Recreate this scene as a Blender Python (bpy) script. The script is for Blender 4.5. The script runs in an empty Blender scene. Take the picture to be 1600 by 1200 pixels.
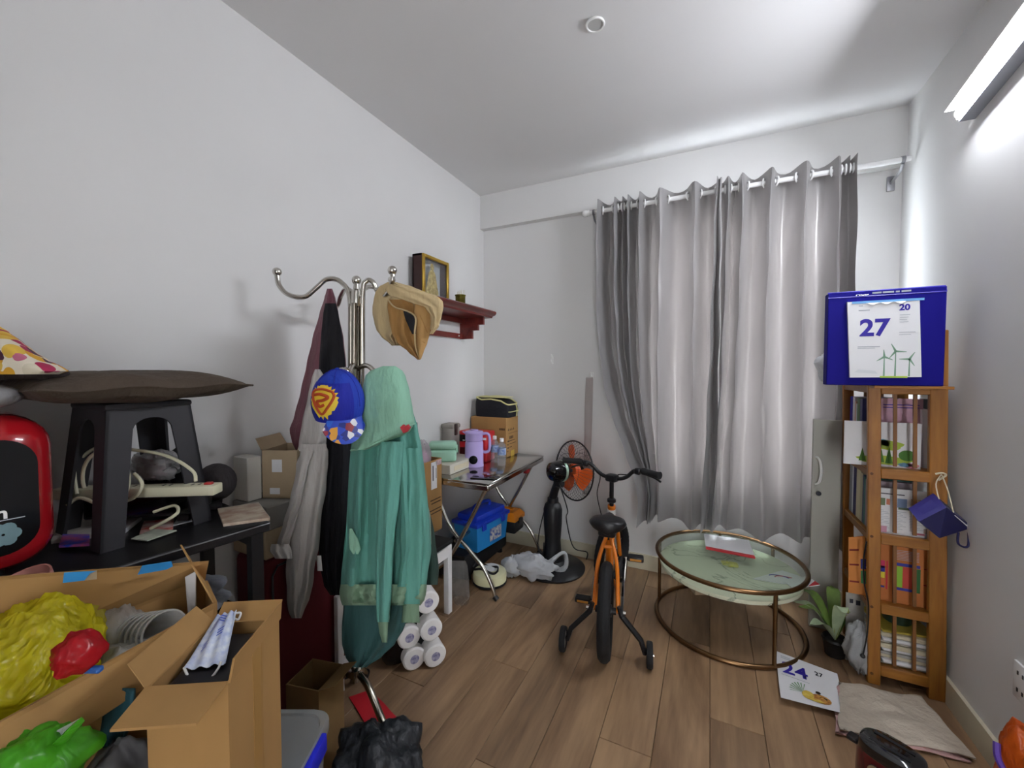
import bpy, bmesh, math, random
from mathutils import Vector as V, Matrix, noise, Euler

S = bpy.context.scene
COL = S.collection
R = math.radians
random.seed(7)

# ---------------------------------------------------------------- camera, world, light, exposure
CAM_H = 1.40
YAW = R(25.8)
PITCH = R(1.97)
F_PX = 640.0
cam_d = bpy.data.cameras.new('camera')
cam_d.sensor_width = 36
cam_d.lens = F_PX / 1600 * 36
cam_d.clip_start = 0.02
cam = bpy.data.objects.new('camera', cam_d)
COL.objects.link(cam)
cam.location = (0, 0, CAM_H)
cam.rotation_euler = Euler((math.pi / 2 - PITCH, 0, YAW), 'XYZ')
S.camera = cam

world = bpy.data.worlds.new('daylight'); S.world = world
world.use_nodes = True
world.node_tree.nodes['Background'].inputs[0].default_value = (0.93, 0.96, 1.0, 1)
world.node_tree.nodes['Background'].inputs[1].default_value = 7.0

S.view_settings.view_transform = 'Standard'
S.view_settings.look = 'None'
S.view_settings.gamma = 1
S.view_settings.exposure = 1.18
S.view_settings.use_curve_mapping = False
TUBE_STRENGTH = 92.0

# ---------------------------------------------------------------- pixel -> place helpers
CR = cam.rotation_euler.to_matrix()
C0 = V((0, 0, CAM_H))
FWD = V((-math.sin(YAW), math.cos(YAW), 0))
RGT = V((math.cos(YAW), math.sin(YAW), 0))
def ray(px, py):
    return CR @ V(((px - 800) / F_PX, (600 - py) / F_PX, -1))
def W(px, py, d):
    r = ray(px, py); return C0 + r * (d / r.dot(FWD))
def onz(px, py, z):
    r = ray(px, py); return C0 + r * ((z - CAM_H) / r.z)
def onx(px, py, x):
    r = ray(px, py); return C0 + r * (x / r.x)
def ony(px, py, y):
    r = ray(px, py); return C0 + r * (y / r.y)

# ---------------------------------------------------------------- mesh builder (world coordinates)
class MB:
    def __init__(s): s.v = []; s.f = []; s.m = []
    def add(s, vs, fs, mi=0):
        o = len(s.v); s.v += [V(p) for p in vs]
        for f in fs: s.f.append(tuple(i + o for i in f)); s.m.append(mi)
        return s
    def xf(s, M, start=0):
        for i in range(start, len(s.v)): s.v[i] = M @ s.v[i]
        return s
    def box(s, c, sz, rz=0, mi=0, rot=None):
        c = V(c); hx, hy, hz = [k / 2 for k in sz]
        M = rot if rot is not None else Matrix.Rotation(rz, 3, 'Z')
        vs = [c + M @ V((x, y, z)) for z in (-hz, hz) for x, y in ((-hx, -hy), (hx, -hy), (hx, hy), (-hx, hy))]
        return s.add(vs, [(3, 2, 1, 0), (4, 5, 6, 7), (0, 1, 5, 4), (1, 2, 6, 5), (2, 3, 7, 6), (3, 0, 4, 7)], mi)
    def rbox(s, c, sz, r=.01, seg=2, rz=0, mi=0, rot=None):
        bm = bmesh.new(); bmesh.ops.create_cube(bm, size=1)
        for v in bm.verts: v.co = V((v.co.x * sz[0], v.co.y * sz[1], v.co.z * sz[2]))
        r = min(r, min(sz) * .49)
        bmesh.ops.bevel(bm, geom=bm.edges[:], offset=r, segments=seg, affect='EDGES', profile=.5)
        M = rot if rot is not None else Matrix.Rotation(rz, 3, 'Z')
        bm.verts.index_update()
        vs = [V(c) + M @ v.co for v in bm.verts]; fs = [[v.index for v in f.verts] for f in bm.faces]
        bm.free(); return s.add(vs, fs, mi)
    def tube(s, pts, r, n=8, closed=False, caps=True, mi=0):
        pts = [V(p) for p in pts]; N = len(pts)
        rs = r if isinstance(r, (list, tuple)) else [r] * N
        T = []
        for i in range(N):
            if closed: t = pts[(i + 1) % N] - pts[i - 1]
            else: t = pts[min(i + 1, N - 1)] - pts[max(i - 1, 0)]
            T.append(t.normalized() if t.length > 1e-9 else V((0, 0, 1)))
        a = V((0, 0, 1)) if abs(T[0].z) < .9 else V((1, 0, 0))
        nrm = T[0].cross(a).normalized(); vs = []; fs = []
        for i in range(N):
            if i:
                q = T[i - 1].rotation_difference(T[i]); nrm = (q @ nrm); nrm = (nrm - T[i] * nrm.dot(T[i])).normalized()
            b = T[i].cross(nrm)
            for k in range(n):
                t = 2 * math.pi * k / n
                vs.append(pts[i] + (nrm * math.cos(t) + b * math.sin(t)) * rs[i])
        for i in range(N if closed else N - 1):
            j = (i + 1) % N
            for k in range(n):
                l = (k + 1) % n; fs.append((i * n + k, i * n + l, j * n + l, j * n + k))
        if caps and not closed:
            fs.append(tuple(range(n - 1, -1, -1))); fs.append(tuple((N - 1) * n + k for k in range(n)))
        return s.add(vs, fs, mi)
    def lathe(s, prof, c=(0, 0, 0), n=24, M=None, mi=0, caps=True):
        vs = []; fs = []; c = V(c)
        for r, z in prof:
            for k in range(n):
                t = 2 * math.pi * k / n; p = V((r * math.cos(t), r * math.sin(t), z))
                vs.append(c + (M @ p if M is not None else p))
        for i in range(len(prof) - 1):
            for k in range(n):
                l = (k + 1) % n; fs.append((i * n + k, i * n + l, (i + 1) * n + l, (i + 1) * n + k))
        if caps:
            if prof[0][0] > 1e-6: fs.append(tuple(range(n - 1, -1, -1)))
            if prof[-1][0] > 1e-6: fs.append(tuple((len(prof) - 1) * n + k for k in range(n)))
        return s.add(vs, fs, mi)
    def ball(s, c, r, n=16, M=None, mi=0):
        rr = r if isinstance(r, (list, tuple)) else (r, r, r)
        prof = [(max(1e-5, math.sin(math.pi * i / n)), -math.cos(math.pi * i / n)) for i in range(n + 1)]
        D = Matrix.Diagonal(V(rr)); MM = (M @ D) if M is not None else D
        return s.lathe(prof, c, n * 2, MM, mi)
    def prism(s, poly, ext, mi=0):
        poly = [V(p) for p in poly]; e = V(ext); n = len(poly)
        vs = poly + [p + e for p in poly]
        fs = [tuple(range(n - 1, -1, -1)), tuple(range(n, 2 * n))] + [(i, (i + 1) % n, n + (i + 1) % n, n + i) for i in range(n)]
        return s.add(vs, fs, mi)
    def grid(s, fn, nu, nv, cu=False, mi=0, th=0):
        vs = [V(fn(i / nu, j / nv)) for j in range(nv + 1) for i in range(nu if cu else nu + 1)]
        w = nu if cu else nu + 1; fs = []
        for j in range(nv):
            for i in range(nu):
                k = (i + 1) % w if cu else i + 1
                fs.append((j * w + i, j * w + k, (j + 1) * w + k, (j + 1) * w + i))
        if th:
            N = len(vs); nr = [V((0, 0, 0)) for _ in vs]
            for f in fs:
                q = (vs[f[1]] - vs[f[0]]).cross(vs[f[2]] - vs[f[0]])
                for k in f: nr[k] += q
            vs = vs + [vs[i] - (nr[i].normalized() if nr[i].length > 1e-12 else V((0, 0, 1))) * th for i in range(N)]
            fs2 = [tuple(k + N for k in reversed(f)) for f in fs]
            edge = []
            if not cu:
                for j in range(nv): edge += [(j * w, (j + 1) * w), ((j + 1) * w + nu, j * w + nu)]
            for i in range(nu):
                k = (i + 1) % w if cu else i + 1
                edge += [(k, i), (nv * w + i, nv * w + k)]
            fs = fs + fs2 + [(b, a, a + N, b + N) for a, b in edge]
        return s.add(vs, fs, mi)
    def bounds(s):
        xs = [p.x for p in s.v]; ys = [p.y for p in s.v]; zs = [p.z for p in s.v]
        return V(((min(xs) + max(xs)) / 2, (min(ys) + max(ys)) / 2, min(zs)))

def LOC(o):
    p = V((0, 0, 0))
    while o: p = p + o.location; o = o.parent
    return p
def build(mb, name, mat, parent=None, loc=None, angle=38, flat=False):
    base = LOC(parent) if parent else (V(loc) if loc is not None else mb.bounds())
    me = bpy.data.meshes.new(name)
    me.from_pydata([tuple(p - base) for p in mb.v], [], mb.f)
    for m in (mat if isinstance(mat, (list, tuple)) else [mat]): me.materials.append(m)
    me.polygons.foreach_set('material_index', mb.m)
    me.polygons.foreach_set('use_smooth', [not flat] * len(mb.f))
    me.update()
    if not flat: me.set_sharp_from_angle(angle=R(angle))
    o = bpy.data.objects.new(name, me); COL.objects.link(o)
    if parent: o.parent = parent
    else: o.location = base
    return o
def tag(o, label, cat, group=None):
    o['label'] = label; o['category'] = cat
    if group: o['group'] = group
    return o
def thing(name, label, cat, loc, group=None):
    o = bpy.data.objects.new(name, None); COL.objects.link(o); o.location = V(loc); o.empty_display_size = .05
    return tag(o, label, cat, group)
def single(mb, name, label, cat, mat, group=None, **k):
    return tag(build(mb, name, mat, **k), label, cat, group)
def struct(mb, name, mat, parent=None, **k):
    o = build(mb, name, mat, parent, **k)
    if not parent: o['kind'] = 'structure'
    return o
def copy_tree(o, delta, label=None):
    c = o.copy(); COL.objects.link(c); c.location = o.location + V(delta)
    if label: c['label'] = label
    for ch in list(o.children):
        d = ch.copy(); COL.objects.link(d); d.parent = c
        for g in list(ch.children):
            e = g.copy(); COL.objects.link(e); e.parent = d
    return c
def text(body, size, org, right, up, mat, parent, name='lettering', ext=.0003, bold=0.0, align='LEFT', lift=.0008, font_off=0):
    cu = bpy.data.curves.new(name, 'FONT'); cu.body = body; cu.size = size; cu.extrude = ext; cu.offset = bold
    cu.align_x = align; cu.resolution_u = 4
    t = bpy.data.objects.new('tmp', cu); COL.objects.link(t)
    me = bpy.data.meshes.new_from_object(t)
    bpy.data.objects.remove(t); bpy.data.curves.remove(cu)
    r = V(right).normalized(); u = V(up).normalized(); n = r.cross(u)
    base = LOC(parent)
    for v in me.vertices: v.co = V(org) + r * v.co.x + u * v.co.y + n * (v.co.z + lift) - base
    me.name = name; me.materials.clear(); me.materials.append(mat)
    o = bpy.data.objects.new(name, me); COL.objects.link(o); o.parent = parent
    return o
def catmull(pts, n=6):
    pts = [V(p) for p in pts]; out = []
    for i in range(len(pts) - 1):
        a = pts[max(i - 1, 0)]; b = pts[i]; c = pts[i + 1]; d = pts[min(i + 2, len(pts) - 1)]
        for k in range(n):
            t = k / n
            out.append(.5 * ((2 * b) + (c - a) * t + (2 * a - 5 * b + 4 * c - d) * t * t + (3 * b - a - 3 * c + d) * t ** 3))
    return out + [pts[-1]]
def interp(tab, x):
    if x <= tab[0][0]: return tab[0][1:]
    for a, b in zip(tab, tab[1:]):
        if x <= b[0]:
            t = (x - a[0]) / (b[0] - a[0]); t = t * t * (3 - 2 * t) * .5 + t * .5
            return tuple(p + (q - p) * t for p, q in zip(a[1:], b[1:]))
    return tab[-1][1:]

# ---------------------------------------------------------------- materials (all procedural)
def lin(h):
    if isinstance(h, str):
        h = h.lstrip('#'); c = [int(h[i:i + 2], 16) / 255 for i in (0, 2, 4)]
    else: c = h
    return tuple(x / 12.92 if x <= .04045 else ((x + .055) / 1.055) ** 2.4 for x in c) + (1,)
def mk(name, col, rough=.5, metal=0, var=None, bump=None, trans=0, alpha=1, coat=0, sheen=0, ior=1.45, sub=0, col2=None, stretch=None, spec=.5, translucent=0):
    m = bpy.data.materials.new(name); m.use_nodes = True; nt = m.node_tree; N = nt.nodes; L = nt.links
    b = N['Principled BSDF']; b.inputs['Base Color'].default_value = lin(col)
    b.inputs['Roughness'].default_value = rough; b.inputs['Metallic'].default_value = metal
    b.inputs['Transmission Weight'].default_value = trans; b.inputs['Alpha'].default_value = alpha
    b.inputs['Coat Weight'].default_value = coat; b.inputs['Sheen Weight'].default_value = sheen; b.inputs['IOR'].default_value = ior
    b.inputs['Specular IOR Level'].default_value = spec
    vec = None
    if var or bump:
        tc = N.new('ShaderNodeTexCoord'); mp = N.new('ShaderNodeMapping'); L.new(tc.outputs['Object'], mp.inputs[0]); vec = mp.outputs[0]
        if stretch: mp.inputs['Scale'].default_value = stretch
    if var:
        nz = N.new('ShaderNodeTexNoise'); nz.inputs['Scale'].default_value = var[0]; nz.inputs['Detail'].default_value = 5
        L.new(vec, nz.inputs['Vector'])
        cr = N.new('ShaderNodeValToRGB'); c1 = lin(col); k = var[1]
        if col2: c2 = lin(col2)
        else: c2 = tuple(x * (1 - k) for x in c1[:3]) + (1,)
        cr.color_ramp.elements[0].position = .35; cr.color_ramp.elements[1].position = .65
        cr.color_ramp.elements[0].color = c2; cr.color_ramp.elements[1].color = c1
        L.new(nz.outputs['Fac'], cr.inputs[0]); L.new(cr.outputs[0], b.inputs['Base Color'])
    if bump:
        nz = N.new('ShaderNodeTexNoise'); nz.inputs['Scale'].default_value = bump[0]; nz.inputs['Detail'].default_value = 4
        L.new(vec, nz.inputs['Vector'])
        bp = N.new('ShaderNodeBump'); bp.inputs['Strength'].default_value = bump[1]; bp.inputs['Distance'].default_value = bump[2] if len(bump) > 2 else .005
        L.new(nz.outputs['Fac'], bp.inputs['Height']); L.new(bp.outputs[0], b.inputs['Normal'])
    if translucent:
        tr = N.new('ShaderNodeBsdfTranslucent'); tr.inputs[0].default_value = lin(col2 or col)
        mx = N.new('ShaderNodeMixShader'); mx.inputs[0].default_value = translucent
        L.new(b.outputs[0], mx.inputs[1]); L.new(tr.outputs[0], mx.inputs[2]); L.new(mx.outputs[0], N['Material Output'].inputs[0])
    return m
def film(name, col, alpha=.3, rough=.15, bump=(18, .6, .02)):
    # thin plastic film: partly clear, glossy, crinkled
    m = bpy.data.materials.new(name); m.use_nodes = True; nt = m.node_tree; N = nt.nodes; L = nt.links
    b = N['Principled BSDF']; b.inputs['Base Color'].default_value = lin(col); b.inputs['Roughness'].default_value = rough
    tp = N.new('ShaderNodeBsdfTransparent'); tp.inputs[0].default_value = tuple(min(1, .35 + .65 * x) for x in lin(col)[:3]) + (1,)
    tl = N.new('ShaderNodeBsdfTranslucent'); tl.inputs[0].default_value = lin(col)
    m1 = N.new('ShaderNodeMixShader'); m1.inputs[0].default_value = .35; L.new(b.outputs[0], m1.inputs[1]); L.new(tl.outputs[0], m1.inputs[2])
    m2 = N.new('ShaderNodeMixShader'); m2.inputs[0].default_value = 1 - alpha; L.new(m1.outputs[0], m2.inputs[1]); L.new(tp.outputs[0], m2.inputs[2])
    L.new(m2.outputs[0], N['Material Output'].inputs[0])
    tc = N.new('ShaderNodeTexCoord'); nz = N.new('ShaderNodeTexNoise'); nz.inputs['Scale'].default_value = bump[0]; nz.inputs['Detail'].default_value = 3; nz.inputs['Distortion'].default_value = .8
    L.new(tc.outputs['Object'], nz.inputs['Vector']); bp = N.new('ShaderNodeBump'); bp.inputs['Strength'].default_value = bump[1]; bp.inputs['Distance'].default_value = bump[2]
    L.new(nz.outputs['Fac'], bp.inputs['Height']); L.new(bp.outputs[0], b.inputs['Normal'])
    return m
def emit(name, col, k):
    m = bpy.data.materials.new(name); m.use_nodes = True; N = m.node_tree.nodes; N.remove(N['Principled BSDF'])
    e = N.new('ShaderNodeEmission'); e.inputs[0].default_value = lin(col); e.inputs[1].default_value = k
    m.node_tree.links.new(e.outputs[0], N['Material Output'].inputs[0]); return m
def woodmat(name, c1, c2, rough=.45, axis='Y', scale=14, rnd=.25):
    m = bpy.data.materials.new(name); m.use_nodes = True; nt = m.node_tree; N = nt.nodes; L = nt.links; b = N['Principled BSDF']
    tc = N.new('ShaderNodeTexCoord'); oi = N.new('ShaderNodeObjectInfo'); mp = N.new('ShaderNodeMapping')
    sc = {'X': (.12, 1, 1), 'Y': (1, .12, 1), 'Z': (1, 1, .12)}[axis]; mp.inputs['Scale'].default_value = sc
    L.new(tc.outputs['Object'], mp.inputs[0])
    mul = N.new('ShaderNodeVectorMath'); mul.operation = 'SCALE'; mul.inputs[0].default_value = (31, 17, 23); L.new(oi.outputs['Random'], mul.inputs['Scale'])
    L.new(mul.outputs[0], mp.inputs['Location'])
    n1 = N.new('ShaderNodeTexNoise'); n1.inputs['Scale'].default_value = scale; n1.inputs['Detail'].default_value = 8; n1.inputs['Distortion'].default_value = 1.6; L.new(mp.outputs[0], n1.inputs['Vector'])
    n2 = N.new('ShaderNodeTexNoise'); n2.inputs['Scale'].default_value = scale * 9; n2.inputs['Detail'].default_value = 3; L.new(mp.outputs[0], n2.inputs['Vector'])
    ad = N.new('ShaderNodeMath'); ad.operation = 'MULTIPLY_ADD'; ad.inputs[1].default_value = .35; L.new(n2.outputs['Fac'], ad.inputs[0]); L.new(n1.outputs['Fac'], ad.inputs[2])
    cr = N.new('ShaderNodeValToRGB'); cr.color_ramp.elements[0].position = .45; cr.color_ramp.elements[1].position = .9
    cr.color_ramp.elements[0].color = lin(c2); cr.color_ramp.elements[1].color = lin(c1); L.new(ad.outputs[0], cr.inputs[0])
    hs = N.new('ShaderNodeHueSaturation'); mr = N.new('ShaderNodeMapRange'); mr.inputs[3].default_value = 1 - rnd; mr.inputs[4].default_value = 1 + rnd
    L.new(oi.outputs['Random'], mr.inputs[0]); L.new(mr.outputs[0], hs.inputs['Value']); L.new(cr.outputs[0], hs.inputs['Color']); L.new(hs.outputs[0], b.inputs['Base Color'])
    b.inputs['Roughness'].default_value = rough
    bp = N.new('ShaderNodeBump'); bp.inputs['Strength'].default_value = .12; bp.inputs['Distance'].default_value = .002; L.new(ad.outputs[0], bp.inputs['Height']); L.new(bp.outputs[0], b.inputs['Normal'])
    return m

wall_m = mk('wall_paint', '#dddcdb', .75, var=(1.2, .05), bump=(60, .05, .002))
ceil_m = mk('ceiling_paint', '#e0dfdf', .8, var=(.9, .04))
trim_m = mk('baseboard_paint', '#cfc8b0', .4)
white_m = mk('white_plastic', '#e8e8e6', .35)
wgloss_m = mk('white_enamel', '#eeeeee', .2, coat=.3)
chrome_m = mk('chrome', '#c9c5bd', .18, 1)
steel_m = mk('stainless_steel', '#c4c2be', .16, 1, bump=(7, .12, .004))
brass_m = mk('antique_brass', '#8a6a4a', .3, 1, var=(9, .35))
gold_m = mk('gilt', '#c9a548', .35, .8, bump=(120, .5, .002))
black_m = mk('black_plastic', '#17171a', .4)
bgloss_m = mk('gloss_black', '#0d0d10', .12, coat=.5)
blackmat_m = mk('matt_black', '#141416', .75)
rubber_m = mk('tyre_rubber', '#1b1b1d', .8, bump=(90, .4, .003))
stool_m = mk('charcoal_plastic', '#2b2a2e', .5, var=(5, .15))
card_m = mk('cardboard', '#ab8350', .85, var=(6, .16), bump=(140, .08, .001), stretch=(1, 1, .3))
card2_m = mk('pale_cardboard', '#b6a183', .85, var=(6, .14))
card3_m = mk('dark_cardboard', '#86683f', .88, var=(6, .2))
paper_m = mk('white_paper', '#e4e4e6', .7, bump=(14, .25, .004))
paperg_m = mk('grey_newsprint', '#b5b1aa', .85, var=(30, .25))
cream_m = mk('cream_paper', '#d8cdb0', .8, var=(10, .1))
ink_m = mk('indigo_ink', '#2a1a96', .5)
inkdark_m = mk('dark_ink', '#2a2a36', .6)
inkgrey_m = mk('pale_ink', '#a9adb5', .7)
brownink_m = mk('brown_ink', '#4a3420', .8)
# ================================================================ THE ROOM
XL, XR, YB, YF, ZC = -1.69, 0.925, 2.96, -1.3, 2.80
BEAM_Y, BEAM_Z = 2.905, 2.535
T = .12
struct(MB().box(((XL + XR) / 2, (YB + YF) / 2, -.07), (XR - XL + .3, YB - YF + .3, .10)), 'floor', mk('underlay', '#241a12', .9))
floor_o = bpy.data.objects['floor']
plank_m = woodmat('oak_laminate', '#ab8b69', '#735840', .38, 'Y', 5, .13)
PW, PL, GAP = .19, 1.22, .0016
cache = {}
nx = int((XR - XL) / PW) + 1
for i in range(nx):
    x0 = XL + i * PW; x1 = min(x0 + PW, XR)
    off = (i * .47) % PL
    y = YF - off
    while y < YB:
        y0 = max(y, YF); y1 = min(y + PL, YB); y += PL
        if y1 - y0 < .02 or x1 - x0 < .01: continue
        key = (round(x1 - x0, 3), round(y1 - y0, 3))
        if key not in cache:
            mb = MB(); w, l = x1 - x0 - GAP, y1 - y0 - GAP; b = .0015
            vs = [(-w / 2, -l / 2, -.012), (w / 2, -l / 2, -.012), (w / 2, l / 2, -.012), (-w / 2, l / 2, -.012),
                  (-w / 2, -l / 2, -b), (w / 2, -l / 2, -b), (w / 2, l / 2, -b), (-w / 2, l / 2, -b),
                  (-w / 2 + b, -l / 2 + b, 0), (w / 2 - b, -l / 2 + b, 0), (w / 2 - b, l / 2 - b, 0), (-w / 2 + b, l / 2 - b, 0)]
            fs = [(3, 2, 1, 0), (8, 9, 10, 11)] + [(k, (k + 1) % 4, 4 + (k + 1) % 4, 4 + k) for k in range(4)] + [(4 + k, 4 + (k + 1) % 4, 8 + (k + 1) % 4, 8 + k) for k in range(4)]
            me = bpy.data.meshes.new('plank'); me.from_pydata(vs, [], fs); me.materials.append(plank_m); cache[key] = me
        o = bpy.data.objects.new('plank', cache[key]); COL.objects.link(o); o.parent = floor_o
        o.location = V(((x0 + x1) / 2, (y0 + y1) / 2, 0)) - floor_o.location

struct(MB().box((XL - T / 2, (YB + YF) / 2, ZC / 2), (T, YB - YF + 2 * T, ZC)), 'wall_left', wall_m)
struct(MB().box((XR + T / 2, (YB + YF) / 2, ZC / 2), (T, YB - YF + 2 * T, ZC)), 'wall_right', wall_m)
struct(MB().box(((XL + XR) / 2, (YB + YF) / 2, ZC + .05), (XR - XL + 2 * T, YB - YF + 2 * T, .1)), 'ceiling', ceil_m)
# back wall around the window opening
WX0, WX1, WZ0, WZ1 = -.40, .66, .62, 2.40
mb = MB()
def slab(mb, x0, x1, y0, y1, z0, z1): return mb.box(((x0 + x1) / 2, (y0 + y1) / 2, (z0 + z1) / 2), (x1 - x0, y1 - y0, z1 - z0))
slab(mb, XL, WX0, YB, YB + T, 0, ZC); slab(mb, WX1, XR, YB, YB + T, 0, ZC); slab(mb, WX0, WX1, YB, YB + T, 0, WZ0); slab(mb, WX0, WX1, YB, YB + T, WZ1, ZC)
struct(mb, 'wall_back', wall_m)
mb = MB(); slab(mb, XL, XR, BEAM_Y, YB, BEAM_Z, ZC); struct(mb, 'trim_1', wall_m)
# wall behind the viewer, with an added doorway opening that lets in fill light
DX0, DX1, DZ = .45, .82, 2.1
mb = MB(); slab(mb, XL, DX0, YF - T, YF, 0, ZC); slab(mb, DX1, XR, YF - T, YF, 0, ZC); slab(mb, DX0, DX1, YF - T, YF, DZ, ZC)
struct(mb, 'wall_front', wall_m)
# baseboards
BH, BT = .105, .014
mb = MB(); slab(mb, XL, XR, YB - BT, YB, 0, BH); struct(mb, 'baseboard_back', trim_m)
mb = MB(); slab(mb, XR - BT, XR, YF, YB - BT, 0, BH); struct(mb, 'baseboard_right', trim_m)
mb = MB(); slab(mb, XL, XL + BT, YF, YB - BT, 0, BH); struct(mb, 'baseboard_left', trim_m)
# window: frame, mullion, two panes
mb = MB(); fw = .05
slab(mb, WX0, WX0 + fw, YB + .03, YB + .09, WZ0, WZ1); slab(mb, WX1 - fw, WX1, YB + .03, YB + .09, WZ0, WZ1)
slab(mb, WX0 + fw, WX1 - fw, YB + .03, YB + .09, WZ0, WZ0 + fw); slab(mb, WX0 + fw, WX1 - fw, YB + .03, YB + .09, WZ1 - fw, WZ1)
win = struct(mb, 'window_1', white_m)
mb = MB(); xm = (WX0 + WX1) / 2; slab(mb, xm - .03, xm + .03, YB + .04, YB + .08, WZ0 + fw, WZ1 - fw); build(mb, 'mullion', white_m, win)
pane_m = film('window_glass', '#f2f6f8', .08, .02, (2, .0, .001))
for a, b in ((WX0 + fw, xm - .03), (xm + .03, WX1 - fw)):
    mb = MB(); slab(mb, a, b, YB + .057, YB + .063, WZ0 + fw, WZ1 - fw); build(mb, 'pane', pane_m, win)

# ================================================================ TUBE LIGHT on the right wall
a = onx(1500, 180, XR - .045); b = onx(1600, 52, XR - .045); dirv = (b - a).normalized()
TL = .85
a2 = a + dirv * TL
tl = thing('tube_light', 'glowing white LED tube light fixed high on the right wall', 'lamp', ((a + a2) / 2))
up = V((0, 0, 1)); up = (up - dirv * up.dot(dirv)).normalized()
rot = Matrix((dirv, V((-1, 0, 0)), dirv.cross(V((-1, 0, 0))))).transposed()
build(MB().rbox((a + a2) / 2 + V((.030, 0, 0)), (TL, .03, .034), .004, 1, rot=rot), 'housing', mk('lamp_housing', '#b9bcc2', .4), tl)
build(MB().tube([a + dirv * .004, a + dirv * .01, a2 - dirv * .01, a2 - dirv * .004], [.012, .021, .021, .012], 16), 'diffuser', emit('tube_glow', '#f3f7ff', TUBE_STRENGTH), tl)
build(MB().box((a + a2) / 2 + V((-.004, 0, .0255)), (TL, .085, .004), rot=rot), 'reflector', white_m, tl)  # plate added over the tube to keep its light off the ceiling
build(MB().box((a + a2) / 2 + V((.022, 0, -.0245)), (TL, .050, .003), rot=rot), 'lower_lip', mk('lamp_lip', '#8a8d94', .5), tl)  # housing lip, shaped to hold the tube's light off the wall below
for p in (a, a2): build(MB().rbox(p + V((.015, 0, 0)), (.012, .05, .04), .003, 1, rot=rot), 'end_cap', white_m, tl)

# ================================================================ CEILING PLATE
c = onz(930, 37, ZC)
cp = thing('ceiling_cover', 'small round white cover plate on the ceiling', 'cover', c)
build(MB().lathe([(.001, -.006), (.028, -.006), (.030, -.004), (.030, 0)], c, 28), 'plate', mk('plate_grey', '#bdbdbb', .5), cp)
build(MB().tube([c + V((.034 * math.cos(t), .034 * math.sin(t), -.004)) for t in [k * math.pi / 16 for k in range(32)]], .005, 6, closed=True), 'rim', white_m, cp)

# ================================================================ WALL SOCKET on the right wall
p = onx(1601, 1070, XR)
so = thing('wall_socket', 'white power socket plate low on the right wall', 'socket', p)
build(MB().rbox(p + V((-.005, 0, 0)), (.01, .075, .12), .004), 'plate', wgloss_m, so)
for dz in (-.028, .028):
    for dy in (-.012, .012): build(MB().box(p + V((-.0105, dy, dz)), (.002, .006, .012)), 'slot', black_m, so)

# ================================================================ CURTAIN ROD AND CURTAINS
ROD_Y, ROD_Z = 2.80, 2.478
xa = ony(912, 338, ROD_Y).x; xb = XR - .02
rod = thing('curtain_rod', 'white curtain rod with ball end running below the ceiling beam', 'curtain rod', (0, ROD_Y, ROD_Z))
build(MB().tube([(xa + .03, ROD_Y, ROD_Z), (xb, ROD_Y, ROD_Z)], .014, 14), 'pole', wgloss_m, rod)
build(MB().ball((xa + .012, ROD_Y, ROD_Z), .024, 10).tube([(xa + .03, ROD_Y, ROD_Z), (xa + .045, ROD_Y, ROD_Z)], .019, 12), 'finial', wgloss_m, rod)
for bx in (xa + .07, xb - .03):
    mb = MB().tube([(bx, BEAM_Y + .05, ROD_Z - .06), (bx, ROD_Y + .03, ROD_Z - .045), (bx, ROD_Y, ROD_Z - .02)], .007, 8)
    mb.rbox((bx, YB - .006, ROD_Z - .06), (.035, .012, .08), .004); mb.tube([(bx, YB, ROD_Z - .06), (bx, BEAM_Y + .04, ROD_Z - .06)], .007, 8)
    mb.tube([(bx - .008, ROD_Y, ROD_Z), (bx + .008, ROD_Y, ROD_Z)], .018, 12)
    build(mb, 'bracket', mk('bracket_metal', '#9a9a9e', .35, .6), rod)
mb = MB(); slab(mb, .70, XR - .001, YB - .03, YB - .001, ROD_Z + .02, ROD_Z + .05); struct(mb, 'trim_2', white_m)

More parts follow.
